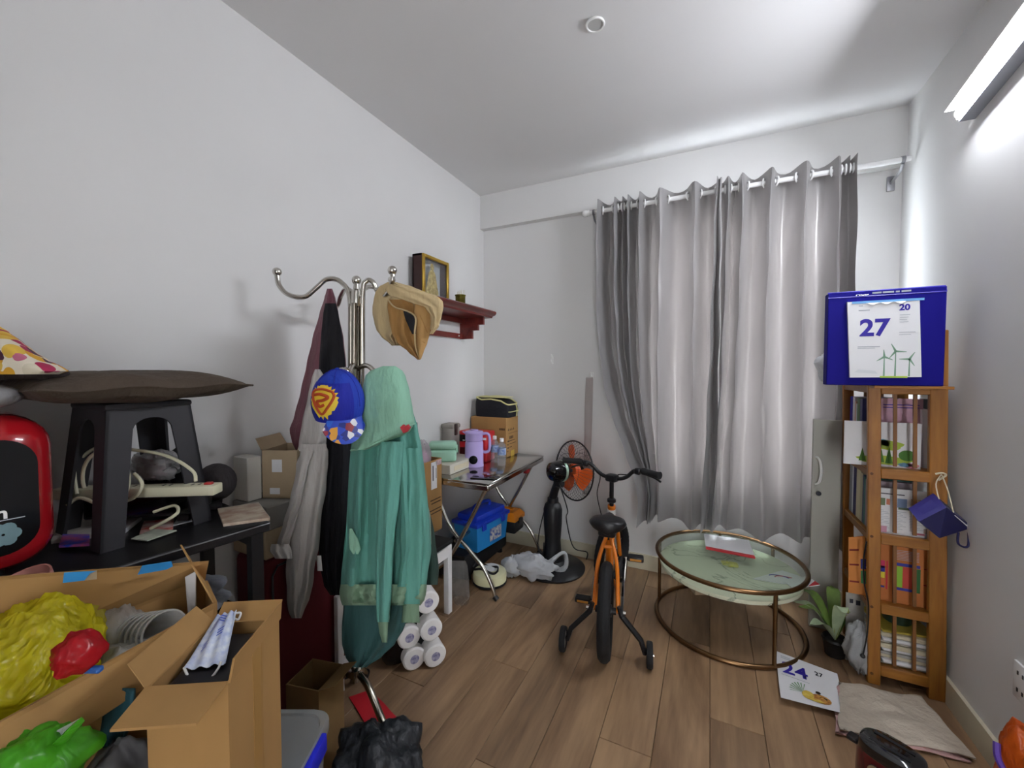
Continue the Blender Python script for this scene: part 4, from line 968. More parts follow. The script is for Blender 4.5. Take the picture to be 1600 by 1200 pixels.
# stem and handlebar
hx0 = (0, .478, .0)
tb_('stem', [(0, .487, .58), (0, .478, .64), (0, .472, .745)], .013, black_m)
build(MB().lathe([(.018, 0), (.026, .004), (.026, .02), (.016, .028)], B(0, .482, .605), 16), 'headset', black_m, bk)
Hs = Matrix.Rotation(STEER, 3, 'Z')
def H(x, y, z): return B(*(V((0, .472, .755)) + Hs @ V((x, y, z))))
bar = catmull([H(-.285, -.05, .075), H(-.20, -.02, .075), H(-.14, .0, .065), H(-.09, .008, .02), H(-.04, .01, 0), H(.04, .01, 0), H(.09, .008, .02), H(.14, 0, .065), H(.20, -.02, .075), H(.285, -.05, .075)], 6)
build(MB().tube(bar, .0115, 10), 'handlebar', black_m, bk)
build(MB().rbox(H(0, .005, 0), (.07, .06, .045), .014, 2, rz=STEER), 'stem_clamp', black_m, bk)
for s in (-1, 1):
    a_, b_ = H(.285 * s, -.05, .075), H(.19 * s, -.018, .076)
    e = a_ + (a_ - b_).normalized() * .02
    build(MB().tube([b_, b_.lerp(e, .12), b_.lerp(e, .5), b_.lerp(e, .93), e], [.015, .019, .017, .018, .021], 14), 'grip', rubber_m, bk)
    br = H(.165 * s, -.012, .068)
    build(MB().rbox(br, (.04, .035, .035), .008, 1, rz=STEER), 'brake_mount', black_m, bk)
    build(MB().tube(catmull([H(.165 * s, .012, .055), H(.20 * s, .03, .045), H(.25 * s, .025, .035), H(.285 * s, .018, .02)], 5), .006, 8), 'brake_lever', black_m, bk)
build(MB().tube(catmull([H(-.15, .03, .05), H(-.10, .05, -.01), H(-.11, .03, -.12), H(-.07, -.0, -.22), B(-.03, .40, .47), B(-.012, .30, .47)], 6), .0032, 6), 'brake_cable', black_m, bk)
build(MB().tube(catmull([H(.15, .03, .05), H(.07, .06, .02), H(0, .06, .0), H(-.03, .04, -.10), B(0, .55, .50)], 6), .0032, 6), 'brake_cable', black_m, bk)
# cranks, chain guard, pedals
tb_('crank_axle', [(-.075, .26, .25), (.085, .26, .25)], .012, black_m)
def pedal(x, y, z, s):
    p = build(MB().rbox(B(x + s * .045, y, z), (.085, .055, .024), .005, 1, rz=math.atan2(hd2.y, hd2.x) - math.pi / 2), 'pedal', black_m, bk)
    for q in (-1, 1): build(MB().rbox(B(x + s * .045, y + q * .0285, z), (.06, .003, .012), .001, 1, rz=math.atan2(hd2.y, hd2.x) - math.pi / 2), 'reflector', mk('amber_reflector', '#c98a3a', .3), p)
tb_('crank_arm', [(.082, .26, .25), (.09, .31, .36)], .010, chrome_m); pedal(.095, .31, .36, 1)
tb_('crank_arm', [(-.075, .26, .25), (-.085, .21, .14)], .010, chrome_m); pedal(-.09, .21, .14, -1)
cg = [(.072, .0, .19), (.072, -.035, WR), (.072, .0, .26), (.072, .20, .33), (.072, .30, .36), (.072, .35, .33), (.072, .36, .27), (.072, .32, .20), (.072, .26, .185)]
build(MB().prism([B(*p) for p in cg], BM @ V((.010, 0, 0))), 'chain_guard', bgloss_m, bk)
build(MB().prism([B(.083, .06, .225), B(.083, .06, .265), B(.083, .25, .315), B(.083, .25, .275)], BM @ V((.001, 0, 0))), 'guard_stripe', mk('grey_decal', '#9a9a9e', .4), bk)
# training wheels
for s in (-1, 1):
    arm = build(MB().tube([B(.062 * s, -.005, WR + .03), B(.075 * s, -.01, WR - .01), B(.165 * s, -.03, .12), B(.185 * s, -.03, .058)], [.011, .014, .013, .012], 6), 'stabiliser_arm', black_m, bk)
    build(MB().tube([B(.058 * s, 0, WR), B(.095 * s, 0, WR)], .010, 6), 'axle_nut', chrome_m, bk)
    Mw = BM @ Matrix.Rotation(math.pi / 2, 3, 'Y'); c = B(.205 * s, -.03, .058)
    tw = build(MB().lathe([(.040, -.013), (.054, -.014), (.058, -.008), (.058, .008), (.054, .014), (.040, .013)], c, 28, Mw, caps=False), 'stabiliser_wheel', rubber_m, bk)
    build(MB().lathe([(.001, -.012), (.040, -.010), (.040, .010), (.001, .012)], c, 24, Mw), 'wheel_disc', mk('grey_disc', '#8f9094', .4), tw)
    build(MB().tube([c - BM @ V((.02, 0, 0)), c + BM @ V((.02, 0, 0))], .007, 8), 'wheel_bolt', chrome_m, tw)

# ================================================================ ROUND COFFEE TABLE
KC = V((.10, 2.525, 0)); KR = .364; KZ = .365
kt = thing('coffee_table', 'round coffee table with brass tube frame, glass top and pale marble shelf', 'table', KC)
def ringpts(r, z, n=64): return [KC + V((r * math.cos(2 * math.pi * k / n), r * math.sin(2 * math.pi * k / n), z)) for k in range(n)]
build(MB().tube(ringpts(KR, KZ), .0115, 10, closed=True), 'top_ring', brass_m, kt)
build(MB().tube(ringpts(KR, .0125), .0115, 10, closed=True), 'floor_ring', brass_m, kt)
fa = [onz(1195, 1028, .012), onz(1031, 935, .012), onz(1212, 945, .012), onz(1120, 900, .012)]
def ang(p): return math.atan2(p.y - KC.y, p.x - KC.x)
ANGS = [ang(p) for p in fa]
for a in ANGS:
    build(MB().tube([KC + V((KR * math.cos(a), KR * math.sin(a), z)) for z in (.012, KZ)], .0095, 10), 'leg', brass_m, kt)
glass_m = film('table_glass', '#e9f0ea', .10, .03, (1, 0, .001))
build(MB().lathe([(KR - .014, -.006), (KR - .010, -.004), (KR - .010, .006), (KR - .014, .008)], KC + V((0, 0, KZ - .002)), 64), 'glass_top', glass_m, kt)
marble = bpy.data.materials.new('pale_green_marble'); marble.use_nodes = True
_n = marble.node_tree.nodes; _l = marble.node_tree.links
_t = _n.new('ShaderNodeTexCoord'); _w = _n.new('ShaderNodeTexNoise'); _w.inputs['Scale'].default_value = 3.2; _w.inputs['Detail'].default_value = 6; _w.inputs['Distortion'].default_value = 1.4; _l.new(_t.outputs['Object'], _w.inputs['Vector'])
_a = _n.new('ShaderNodeMath'); _a.operation = 'SUBTRACT'; _a.inputs[1].default_value = .5; _l.new(_w.outputs['Fac'], _a.inputs[0]); _b = _n.new('ShaderNodeMath'); _b.operation = 'ABSOLUTE'; _l.new(_a.outputs[0], _b.inputs[0])
_r = _n.new('ShaderNodeValToRGB'); _r.color_ramp.elements[0].color = lin('#98a38c'); _r.color_ramp.elements[1].color = lin('#e0e2c8'); _r.color_ramp.elements[0].position = .0; _r.color_ramp.elements[1].position = .014; _l.new(_b.outputs[0], _r.inputs[0]); _l.new(_r.outputs[0], _n['Principled BSDF'].inputs['Base Color']); _n['Principled BSDF'].inputs['Roughness'].default_value = .2
MZ = KZ - .058
build(MB().lathe([(.001, -.016), (KR - .03, -.016), (KR - .016, -.010), (KR - .014, 0), (KR - .016, .008), (.001, .009)], KC + V((0, 0, MZ)), 64), 'marble_shelf', marble, kt)
for a in ANGS:
    build(MB().tube([KC + V((r * math.cos(a), r * math.sin(a), MZ - .006)) for r in (KR - .05, KR)], .007, 8), 'shelf_bracket', brass_m, kt)
# magazine with red spine on the glass
def slabq(pts, z, th): return MB().prism([V((p.x, p.y, z)) for p in pts], (0, 0, th))
zt = KZ + .0065
q = [onz(1100, 836, zt), onz(1170, 846, zt), onz(1180, 873, zt), onz(1103, 858, zt)]
mg = thing('magazine', 'white magazine with a red spine lying on the glass top', 'magazine', (q[0] + q[2]) / 2)
build(slabq(q, zt, .008), 'pages', paper_m, mg)
e0, e1 = q[3], q[2]; inn = ((q[0] + q[1]) / 2 - (q[2] + q[3]) / 2).normalized() * .022
build(slabq([e0 + inn, e1 + inn, e1 - inn * .08, e0 - inn * .08], zt - .0003, .0090), 'spine', mk('red_spine', '#c8343c', .4), mg)
zm = MZ + .0095
c = onz(1140, 884, zm)
single(blob(c + V((0, 0, .011)), (.045, .028, .012), 21, .3, 10), 'snack_packet', 'small crumpled yellow packet on the marble shelf', 'packet', mk('yellow_foil', '#c9c33a', .35, var=(50, .3)))
q = [onz(1176, 905, zm), onz(1222, 892, zm), onz(1262, 905, zm), onz(1225, 913, zm)]
lf = thing('leaflet', 'white leaflet with blue and red emblem on the marble shelf', 'leaflet', (q[0] + q[2]) / 2)
build(slabq(q, zm, .003), 'sheet', paper_m, lf)
c = (q[0] + q[1] + q[2] + q[3]) / 4
build(MB().tube([c + V((.045 * math.cos(t) - .01, .02 * math.sin(t), .0035)) for t in [k * math.pi / 10 for k in range(11)]], .003, 4), 'blue_mark', ink_m, lf)
build(MB().tube([c + V((.05 * math.cos(t) + .02, .024 * math.sin(t) - .005, .0037)) for t in [k * math.pi / 10 for k in range(11)]], .003, 4), 'red_mark', mk('red_print', '#c03038', .5), lf)
q = [onz(1222, 908, zm), onz(1262, 902, zm), onz(1281, 916, zm), onz(1240, 922, zm)]
ev = thing('envelope', 'white envelope with a red corner poking over the marble shelf edge', 'envelope', (q[0] + q[2]) / 2)
build(slabq(q, zm + .0042, .004), 'paper', paper_m, ev)
build(slabq([q[2], q[2].lerp(q[1], .4), q[2].lerp(q[3], .45)], zm + .0084, .0006), 'red_corner', mk('red_corner', '#c03038', .5), ev)
# small carton under the table
p = onz(1096, 930, 0)
sbx = thing('small_carton', 'small cardboard carton with a grey picture face on the floor under the coffee table', 'box', p)
rzz = R(28); build(MB().rbox(p + V((.0, .05, .07)), (.13, .09, .14), .003, 1, rzz), 'body', card2_m, sbx)
build(MB().box(p + V((.0, .05, .07)) + Matrix.Rotation(rzz, 3, 'Z') @ V((.02, -.0455, 0)), (.085, .001, .11), rzz), 'picture', mk('grey_picture', '#8f9aa5', .5, var=(30, .5)), sbx)

# ================================================================ GREY CABINET DOOR leaning behind the bookcase
y_ = 2.695
b0 = ony(1263, 960, y_); z1 = ony(1268, 655, y_).z; x0_ = b0.x; x1_ = ony(1312, 800, y_).x
gp = thing('cabinet_door', 'narrow grey cabinet door panel with white handle standing against the back wall', 'door', ((x0_ + x1_) / 2, y_, 0))
cgm = mk('grey_melamine', '#a9a79d', .5, var=(3, .06))
build(MB().rbox(((x0_ + x1_) / 2, y_ + .0, z1 / 2), (x1_ - x0_, .022, z1), .002, 1), 'panel', cgm, gp)
p = ony(1277, 735, y_ - .011)
build(MB().tube(catmull([p + V((-.006, 0, .075)), p + V((.006, -.022, .055)), p + V((.012, -.028, 0)), p + V((.006, -.022, -.055)), p + V((-.006, 0, -.075))], 6), .0065, 8), 'handle', white_m, gp)
p = ony(1279, 771, y_ - .011)
build(MB().lathe([(.001, 0), (.012, 0), (.012, .004), (.001, .005)], p, 16, Matrix.Rotation(math.pi / 2, 3, 'X')), 'lock', inkdark_m, gp)

# ================================================================ BOOKCASE by the right wall
bw_m = woodmat('honey_pine', '#a8702a', '#7c4a16', .42, 'Z', 9, .06)
bwh_m = woodmat('honey_pine_rail', '#a8702a', '#7c4a16', .42, 'X', 9, .06)
f_l = onz(1365, 1076, 0); f_r = onz(1483, 1112, 0)
BX0, BX1 = f_l.x - .012, min(f_r.x + .018, XR - .016); BY0 = 2.30; BY1 = 2.70
bc_ = thing('bookcase', 'narrow honey pine bookcase with slatted ends packed with papers by the right wall', 'bookcase', ((BX0 + BX1) / 2, (BY0 + BY1) / 2, 0))
PW_ = .045; PH = 1.345; PHR = 1.565
posts = [(BX0 + PW_ / 2, BY0 + .012, PH, 0), (BX1 - PW_ / 2, BY0 + .012, PHR, 1), (BX0 + PW_ / 2, BY1 - .012, PH, 0), (BX1 - PW_ / 2, BY1 - .012, PHR, 1)]
LEAN = -.022                       # the case leans slightly away from the wall towards its top
def ln(p): p = V(p); return V((p.x + LEAN * p.z, p.y, p.z))
def lbuild(mb, name, mat, par): 
    mb.v = [ln(p) for p in mb.v]; return build(mb, name, mat, par)
for x, y, h, r in posts: lbuild(MB().rbox((x, y, h / 2), (PW_ + (.012 if r else 0), .024, h), .003, 1), 'post', bw_m, bc_)
SHZ = [.075, .355, .665, .955, 1.325]
for z in SHZ:
    for y in (BY0 + .012, BY1 - .012):
        lbuild(MB().rbox(((BX0 + BX1) / 2, y, z - .008), (BX1 - BX0 - 2 * PW_, .020, .044), .003, 1), 'rail', bwh_m, bc_)
    lbuild(MB().rbox(((BX0 + BX1) / 2, (BY0 + BY1) / 2, z), (BX1 - BX0 - .012, BY1 - BY0 - .05, .016), .002, 1), 'shelf_board', bwh_m, bc_)
lbuild(MB().rbox(((BX0 + BX1) / 2, BY0 - .03, 1.327), (BX1 - BX0 - .004, .075, .012), .002, 1), 'top_ledge', bwh_m, bc_)
lath = woodmat('lath_pine', '#8d5e2b', '#6b4119', .5, 'Z', 9, .05)
for y in (BY0 + .012, BY1 - .012):
    for i in range(4):
        for f in (.30, .70):
            x = BX0 + PW_ + (BX1 - BX0 - 2 * PW_) * f
            lbuild(MB().box((x, y, (SHZ[i] + SHZ[i + 1]) / 2), (.012, .010, SHZ[i + 1] - SHZ[i] - .052)), 'spindle', lath, bc_)
for z in SHZ[1:]: lbuild(MB().rbox((BX0 + .012, (BY0 + BY1) / 2, z - .012), (.016, BY1 - BY0 - .05, .030), .002, 1), 'front_rail', lath, bc_)
for (px, py) in ((1362, 740), (1362, 838), (1362, 948), (1362, 1052)):
    p = ony(px, py, BY0 - .0005); build(MB().lathe([(.001, 0), (.006, .0), (.006, .0015), (.001, .002)], p, 10, Matrix.Rotation(math.pi / 2, 3, 'X')), 'plug', mk('dark_plug', '#5a3512', .6), bc_)

# ---------------- blue presentation box with tear-off calendar on top
BXY = 2.235
lb_, rb_, lt_, rt_ = ony(1291, 596, BXY), ony(1475, 597, BXY), ony(1288, 459, BXY), ony(1475, 446, BXY)
zb = 1.334; zt_ = (lt_.z + rt_.z) / 2
bbx = thing('presentation_box', 'royal blue flat presentation box standing on top of the bookcase', 'box', ((lb_.x + rb_.x) / 2, BXY, zb))
ub = mk('royal_blue_card', '#0f0878', .7, spec=.2); ub2 = mk('violet_blue_edge', '#2a1a9c', .45)
wd = rb_.x - lb_.x; xc = (lb_.x + rb_.x) / 2
build(MB().rbox((xc, BXY + .03, (zb + zt_) / 2), (wd, .06, zt_ - zb), .003, 1), 'body', ub, bbx)
build(MB().prism([(xc - wd / 2, BXY - .002, zt_ - .024), (xc + wd / 2, BXY - .002, zt_ - .024), (xc + wd / 2, BXY + .012, zt_ + .004), (xc - wd / 2, BXY + .012, zt_ + .004)], (0, .004, 0)), 'lid_edge', ub2, bbx)
text('ACB', .022, (xc - wd / 2 + .095, BXY - .001, zt_ - .019), (1, 0, 0), (0, .4, .9), white_m, bbx, bold=.0006)
[build(MB().box((xc - wd / 2 + x + w / 2, BXY - .0005, zt_ - .011), (w, .002, .007)), 'small_print', inkgrey_m, bbx) for x, w in ((.15, .03), (.184, .036), (.226, .012), (.244, .03))]
cal = thing('wall_calendar', 'white tear-off calendar showing 27 with green wind turbines on the blue box', 'calendar', (xc, BXY - .01, zb + .01))
cy_ = BXY - .014
c00, c10, c11, c01 = ony(1328, 590, cy_), ony(1440, 589, cy_), ony(1437, 469, cy_), ony(1324, 472, cy_)
build(MB().prism([c00, c10, c11, c01], (0, .012, 0)), 'block', paper_m, cal)
cw = c10.x - c00.x; ch = c01.z - c00.z
def cpt(u, v): return V((c00.x + u * cw, cy_, c00.z + v * ch))
build(MB().box(cpt(.5, .985) + V((0, -.001, 0)), (cw, .002, ch * .03)), 'blue_binding', mk('sky_blue', '#6fa8e0', .4), cal)
build(MB().grid(lambda u, v: cpt(.2 + .55 * u, .975 - .03 * v * (math.sin(u * 9) ** 2) - .004) + V((0, -.0016 - .004 * v, 0)), 16, 2, th=.0006), 'torn_edge', white_m, cal)
text('27', ch * .30, cpt(.12, .55), (1, 0, 0), (0, 0, 1), ink_m, cal, bold=.003)
text('20', ch * .105, cpt(.67, .86), (1, 0, 0), (0, 0, 1), ink_m, cal, bold=.0012)
for u, v, w, h in ((.10, .88, .16, .012), (.10, .94, .06, .012), (.68, .80, .14, .005), (.68, .77, .12, .005), (.68, .74, .10, .005), (.68, .71, .12, .005), (.68, .58, .22, .006), (.68, .55, .16, .005), (.10, .405, .32, .008), (.10, .385, .25, .006)):
    build(MB().box(cpt(u + w / 2, v) + V((0, -.0005, 0)), (cw * w, .0008, ch * h)), 'text_line', inkgrey_m, cal)
gm = mk('sage_print', '#7fa38a', .7)
def stroke(pts, w0, w1, name='turbine_print', mat=None):
    (u0, v0), (u1, v1) = pts; a = cpt(u0, v0); b = cpt(u1, v1); d = (b - a).normalized(); n = V((-d.z, 0, d.x)); y = V((0, -.0008, 0))
    build(MB().add([a - n * w0 + y, a + n * w0 + y, b + n * w1 + y, b - n * w1 + y], [(0, 1, 2, 3)]), name, mat or gm, cal)
for (u, v, r, a0) in ((.485, .27, .13, 95), (.64, .34, .15, 115), (.83, .24, .14, 60)):
    stroke(((u, v), (u, .02)), .0015, .003)
    for k in range(3):
        a = R(a0 + 120 * k); stroke(((u, v), (u + r * math.cos(a), v + r * math.sin(a) * cw / ch)), .0042, .001)
build(MB().box(cpt(.62, .012) + V((0, -.0006, 0)), (cw * .38, .0008, ch * .022)), 'grass_print', mk('lime_print', '#b5cf52', .7), cal)
build(MB().add([cpt(.06, .07) + V((0, -.0008, 0)), cpt(.4, .05) + V((0, -.0008, 0)), cpt(.36, .09) + V((0, -.0008, 0)), cpt(.12, .11) + V((0, -.0008, 0))], [(0, 1, 2, 3)]), 'cloud_print', mk('pale_print', '#d7dadd', .7), cal)
# loose cream carton under the blue box and plastic scrap behind
single(MB().rbox((BX0 - .03, BY0 + .15, 1.334 + .012), (.13, .10, .022), .003, 1), 'flat_carton', 'small flat cream carton on the bookcase top behind the blue box', 'box', cream_m) if False else None
p0, p1 = ony(1303, 612, 2.42), ony(1352, 600, 2.42)
single(MB().box(((p0.x + p1.x) / 2 + .03, 2.50, 1.3335 + .011), (.18, .16, .022)), 'flat_carton', 'flat cream carton on the bookcase top behind the blue box', 'box', cream_m)
p = ony(1284, 510, 2.46)
single(blob(V((p.x + .02, 2.47, 1.356 + .06)), (.04, .04, .062), 31, .35, 12), 'plastic_bag', 'white plastic bag tucked behind the blue box on the bookcase', 'bag', wf)

# ---------------- papers and books inside
def card(name, label, cat, quad, y, th, mat, zbase=None, lift=0):
    pts = [ony(px, py, y) for px, py in quad]
    root = thing(name, label, cat, ((pts[0].x + pts[1].x) / 2, y, min(p.z for p in pts)))
    build(MB().prism(pts, (0, th, 0)), 'cover', mat, root)
    return root, pts
def prnt(root, pts, u0, v0, u1, v1, name, mat, k=.0006):
    def bil(u, v): return pts[0] * (1 - u) * (1 - v) + pts[1] * u * (1 - v) + pts[2] * u * v + pts[3] * (1 - u) * v
    d = V((0, -k, 0)); build(MB().add([bil(u0, v0) + d, bil(u1, v0) + d, bil(u1, v1) + d, bil(u0, v1) + d], [(0, 1, 2, 3)]), name, mat, root)
Z = SHZ
def zq(px0, px1, pytop, y, zfloor, lean=0):     # quad whose foot stands on a shelf
    a = ony(px0, 800, y); b = ony(px1, 800, y); t = ony(px0, pytop, y).z
    def toppx(x, z): return None
    return [V((a.x, y, zfloor)), V((b.x, y, zfloor)), V((b.x + lean, y, t)), V((a.x + lean, y, t))]
def stand(name, label, cat, px0, px1, pytop, y, zi, th, mat, lean=0, lift=0):
    pts = zq(px0, px1, pytop, y, Z[zi] + .0085 + lift, lean)
    root = thing(name, label, cat, ((pts[0].x + pts[1].x) / 2, y, pts[0].z)); build(MB().prism(pts, (0, th, 0)), 'cover', mat, root); return root, pts
def ellp(root, pts, u, v, a, b, name, mat, k):
    d = V((0, -k, 0)); vs = []
    for i in range(20):
        t = 2 * math.pi * i / 20; x = max(0, min(1, u + a * math.cos(t) * (1 + .12 * math.sin(5 * t)))); y = max(0, min(1, v + b * math.sin(t) * (1 + .1 * math.sin(4 * t))))
        vs.append(pts[0] * (1 - x) * (1 - y) + pts[1] * x * (1 - y) + pts[2] * x * y + pts[3] * (1 - x) * y + d)
    build(MB().add(vs, [tuple(range(20))]), name, mat, root)
pink = mk('pink_paper', '#cfa3b4', .7, var=(14, .2)); lime = mk('lime_green_print', '#a9c048', .7); leafg = mk('tree_green_print', '#4c7a33', .7); skyb = mk('sky_print', '#6f9fc0', .7)
r_, q_ = stand('poster', 'pink paper poster standing inside the upper shelf behind the spindles', 'poster', 1368, 1437, 622, 2.44, 3, .004, pink)
for v in (.90, .86): prnt(r_, q_, .1, v, .92, v + .012, 'text_line', ink_m)
prnt(r_, q_, .46, .58, .56, .63, 'mark', ink_m)
r_, q_ = stand('picture_book', 'white picture book with painted green trees on the upper shelf', 'book', 1316, 1436, 657, 2.385, 3, .008, paper_m, -.0)
for (u, v, w, h, m, nm) in ((.18, .05, .72, .20, lime, 'meadow_print'), (.38, .38, .40, .22, lime, 'meadow_print'), (.45, .42, .16, .2, skyb, 'pond_print'), (.72, .02, .2, .10, skyb, 'pond_print'), (.80, .0, .18, .12, mk('rose_print', '#d88a98', .7), 'flower_print')): ellp(r_, q_, u + w / 2, v + h / 2, w / 2, h / 2, nm, m, .0006)
def tri(root, pts, u, v, w, h, mat, name='tree_print', k=.0012):
    def bil(a, b): return pts[0] * (1 - a) * (1 - b) + pts[1] * a * (1 - b) + pts[2] * a * b + pts[3] * (1 - a) * b
    d = V((0, -k, 0)); build(MB().add([bil(u - w / 2, v) + d, bil(u + w / 2, v) + d, bil(u, v + h) + d], [(0, 1, 2)]), name, mat, root)
for u, v, w, h in ((.25, .10, .10, .30), (.60, .08, .10, .38), (.50, .10, .08, .30), (.68, .10, .05, .25)): tri(r_, q_, u, v, w, h, leafg)
def bilp(pts, a, b): return pts[0] * (1 - a) * (1 - b) + pts[1] * a * (1 - b) + pts[2] * a * b + pts[3] * (1 - a) * b
cc_ = bilp(q_, .83, .28) + V((0, -.0014, 0)); build(MB().add([cc_] + [cc_ + V((.03 * math.cos(t), 0, .024 * math.sin(t))) for t in [k * math.pi / 8 for k in range(16)]], [(0, 1 + k, 1 + (k + 1) % 16) for k in range(16)]), 'tree_print', leafg, r_)
stand('paper_block', 'white paper pad leaning at the wall end of the upper shelf', 'paper', 1441, 1453, 640, 2.42, 3, .10, paper_m, -.012)
stand('ring_binder', 'grey slim binder leaning beside the white pad on the upper shelf', 'binder', 1456, 1463, 625, 2.42, 3, .12, mk('slate_card', '#6b7072', .6), -.012)
single(MB().rbox((.76, 2.47, Z[4] - .055), (.16, .2, .06), .01, 2), 'black_pouch', 'black pouch stuffed under the bookcase top', 'pouch', blackmat_m) if False else None
spx = [(1299, 1311, 618, '#1d1c8c', 'blue', 2.62, 3), (1312, 1319, 622, '#cfcdd2', 'white', 2.56, 3), (1320, 1326, 628, '#c99e90', 'salmon', 2.54, 3), (1327, 1332, 630, '#b8bcc0', 'pale grey', 2.52, 3), (1334, 1344, 622, '#3c5f34', 'green', 2.50, 3), (1345, 1354, 622, '#23265e', 'navy', 2.48, 3)]
def spine_book(label, col, x0, x1, y, z, h, dy):
    root = thing('book', label, 'book', ((x0 + x1) / 2, y, z))
    m = mk('cover_' + label[:14], col, .5)
    build(MB().rbox(((x0 + x1) / 2, y, z + h / 2), (x1 - x0, dy, h), .0015, 1), 'cover', m, root)
    build(MB().box(((x0 + x1) / 2 + .004, y, z + h / 2), (x1 - x0 - .002, dy - .004, h + .0015 - .004)), 'pages', paper_m, root)
    return root
# spines face the open side of the case (towards -x): a row along y
def row(zi, items, y0, x=None, hs=None):
    y = y0
    for (lab, col, t, h) in items:
        spine_book(lab, col, BX0 + .02 + LEAN * Z[zi], BX0 + .19 + LEAN * Z[zi], y - t / 2, Z[zi] + .0085, h, t - .001); y -= t
row(3, [('royal blue binder at the back end of the upper shelf', '#20209a', .045, .30), ('white folder next to the royal blue binder', '#cfcdd2', .03, .30), ('salmon pink booklet on the upper shelf', '#c99e90', .02, .28), ('pale grey booklet beside the green binder', '#b8bcc0', .02, .27), ('dark green binder on the upper shelf', '#3c5f34', .04, .30), ('navy binder behind the painted picture book', '#23265e', .035, .30)], 2.665)
row(2, [('mottled grey book at the back end of the middle shelf', '#8d939b', .045, .27), ('white slim book on the middle shelf', '#d2d4d8', .02, .26), ('dark navy book on the middle shelf', '#1a1a58', .045, .255), ('cream thick book on the middle shelf', '#c9bfa0', .06, .25), ('pale beige book on the middle shelf', '#b9ad92', .03, .235), ('slate blue book on the middle shelf', '#41506b', .02, .23), ('teal thin book on the middle shelf', '#2f6a66', .02, .225), ('mauve grey book nearest the end slats on the middle shelf', '#8d7f86', .025, .22)], 2.665)
r_, q_ = stand('magazine', 'white magazine page with small pictures and text on the middle shelf', 'magazine', 1366, 1462, 761, 2.345, 2, .008, paper_m)
for (u, v, w, h, c) in ((.08, .62, .10, .16, '#71805c'), (.20, .64, .06, .13, '#c8785a'), (.38, .60, .16, .2, '#7b8fb0'), (.60, .60, .16, .22, '#b59a86'), (.40, .56, .18, .05, '#5c6f5a'), (.02, .02, .2, .14, '#c994a8'), (.70, .05, .14, .04, '#a85a6a'), (.82, .1, .14, .10, '#a89a90')): prnt(r_, q_, u, v, u + w, v + h, 'picture', mk('print_%s' % c[1:], c, .6), .0008)
for k in range(12):
    v = .12 + .035 * k
    for u, w in ((.08, .2), (.36, .18), (.58, .26)): prnt(r_, q_, u, v, u + w * (.7 + .3 * math.sin(k * 2.1 + u * 9)), v + .008, 'text_line', inkgrey_m)
prnt(r_, q_, .08, .87, .5, .89, 'text_line', inkdark_m)
r_, q_ = stand('display_board', 'orange cardboard timetable with coloured blocks on the lower shelf', 'board', 1362, 1459, 842, 2.355, 1, .006, mk('orange_card', '#c4763c', .7, var=(8, .12)))
for (u, v, w, h, c) in ((.03, .55, .22, .12, '#c42a5a'), (.03, .48, .22, .10, '#1f2a90'), (.03, .38, .22, .10, '#e0cf3a'), (.03, .26, .22, .11, '#d2703a'), (.03, .22, .22, .03, '#3a3a90'), (.27, .2, .03, .47, '#c8303a'), (.40, .62, .42, .05, '#3a3f9a'), (.40, .27, .14, .34, '#8fc03c'), (.55, .27, .18, .34, '#c8483a'), (.74, .22, .09, .39, '#2f6a3a'), (.40, .22, .34, .045, '#3a3a9a'), (.88, .62, .08, .015, '#8a2020'), (.88, .36, .08, .015, '#8a2020')): prnt(r_, q_, u, v, u + w, v + h, 'colour_block', mk('block_%s' % c[1:], c, .6), .0008)
for k in range(7): prnt(r_, q_, .42, .72 + .025 * k, .80, .728 + .025 * k, 'text_line', inkgrey_m)
pts = [ony(1325, 952, 2.37), ony(1353, 956, 2.37), ony(1352, 838, 2.37), ony(1326, 840, 2.37)]
pts[0].z = pts[1].z = Z[1] + .0085
root = thing('display_board', 'second orange card with tab marks poking out of the lower shelf front', 'board', (pts[0].x, 2.37, Z[1] + .0085))
build(MB().prism(pts, (0, .005, 0)), 'cover', mk('orange_card_2', '#cf8440', .7, var=(8, .12)), root)
for v in (.2, .5, .76): prnt(root, pts, .05, v, .6, v + .03, 'mark', mk('maroon_mark', '#7a2020', .6), .001)
prnt(root, pts, .7, .45, 1, .62, 'blue_block', mk('blue_block', '#28307e', .6), .001); prnt(root, pts, .7, .2, 1, .42, 'green_block', mk('green_block', '#3a7a48', .6), .001)
# lowest shelf: newspapers and dark green pot
zs = Z[0] + .0085
for k in range(9):
    t = .012 + .004 * (k % 3); col = [paperg_m, paper_m, cream_m][k % 3]
    lab = ['grey newspaper in the stack on the lowest shelf', 'white folded paper in the stack on the lowest shelf', 'cream folded paper in the stack on the lowest shelf'][k % 3]
    single(MB().rbox((BX0 + .15 + .004 * math.sin(k * 2), 2.50 + .006 * math.cos(k * 3), zs + t / 2), (.20, .33, t - .001), .004, 1, R(1.5 * math.sin(k * 1.9))), 'newspaper', lab, 'newspaper', col, 'papers on the lowest shelf'); zs += t
single(MB().rbox((BX0 + .14, 2.45, zs + .006), (.20, .2, .01), .003, 1, R(9)), 'yellow_folder', 'yellow folder on top of the newspaper stack', 'folder', mk('yellow_card', '#c9b24a', .6)); zs += .0115
pt = thing('planter', 'dark green tapered planter pot on the newspaper stack', 'pot', (BX0 + .14, 2.45, zs))
build(MB().lathe([(.045, 0), (.05, .004), (.065, .085), (.07, .088), (.07, .1), (.062, .1), (.048, .02), (.001, .018)], (BX0 + .14, 2.45, zs), 20), 'pot', mk('dark_green_plastic', '#2c4034', .4), pt)
build(MB().lathe([(.001, .075), (.060, .075)], (BX0 + .14, 2.45, zs), 16), 'soil', mk('soil', '#2a201a', .95), pt)
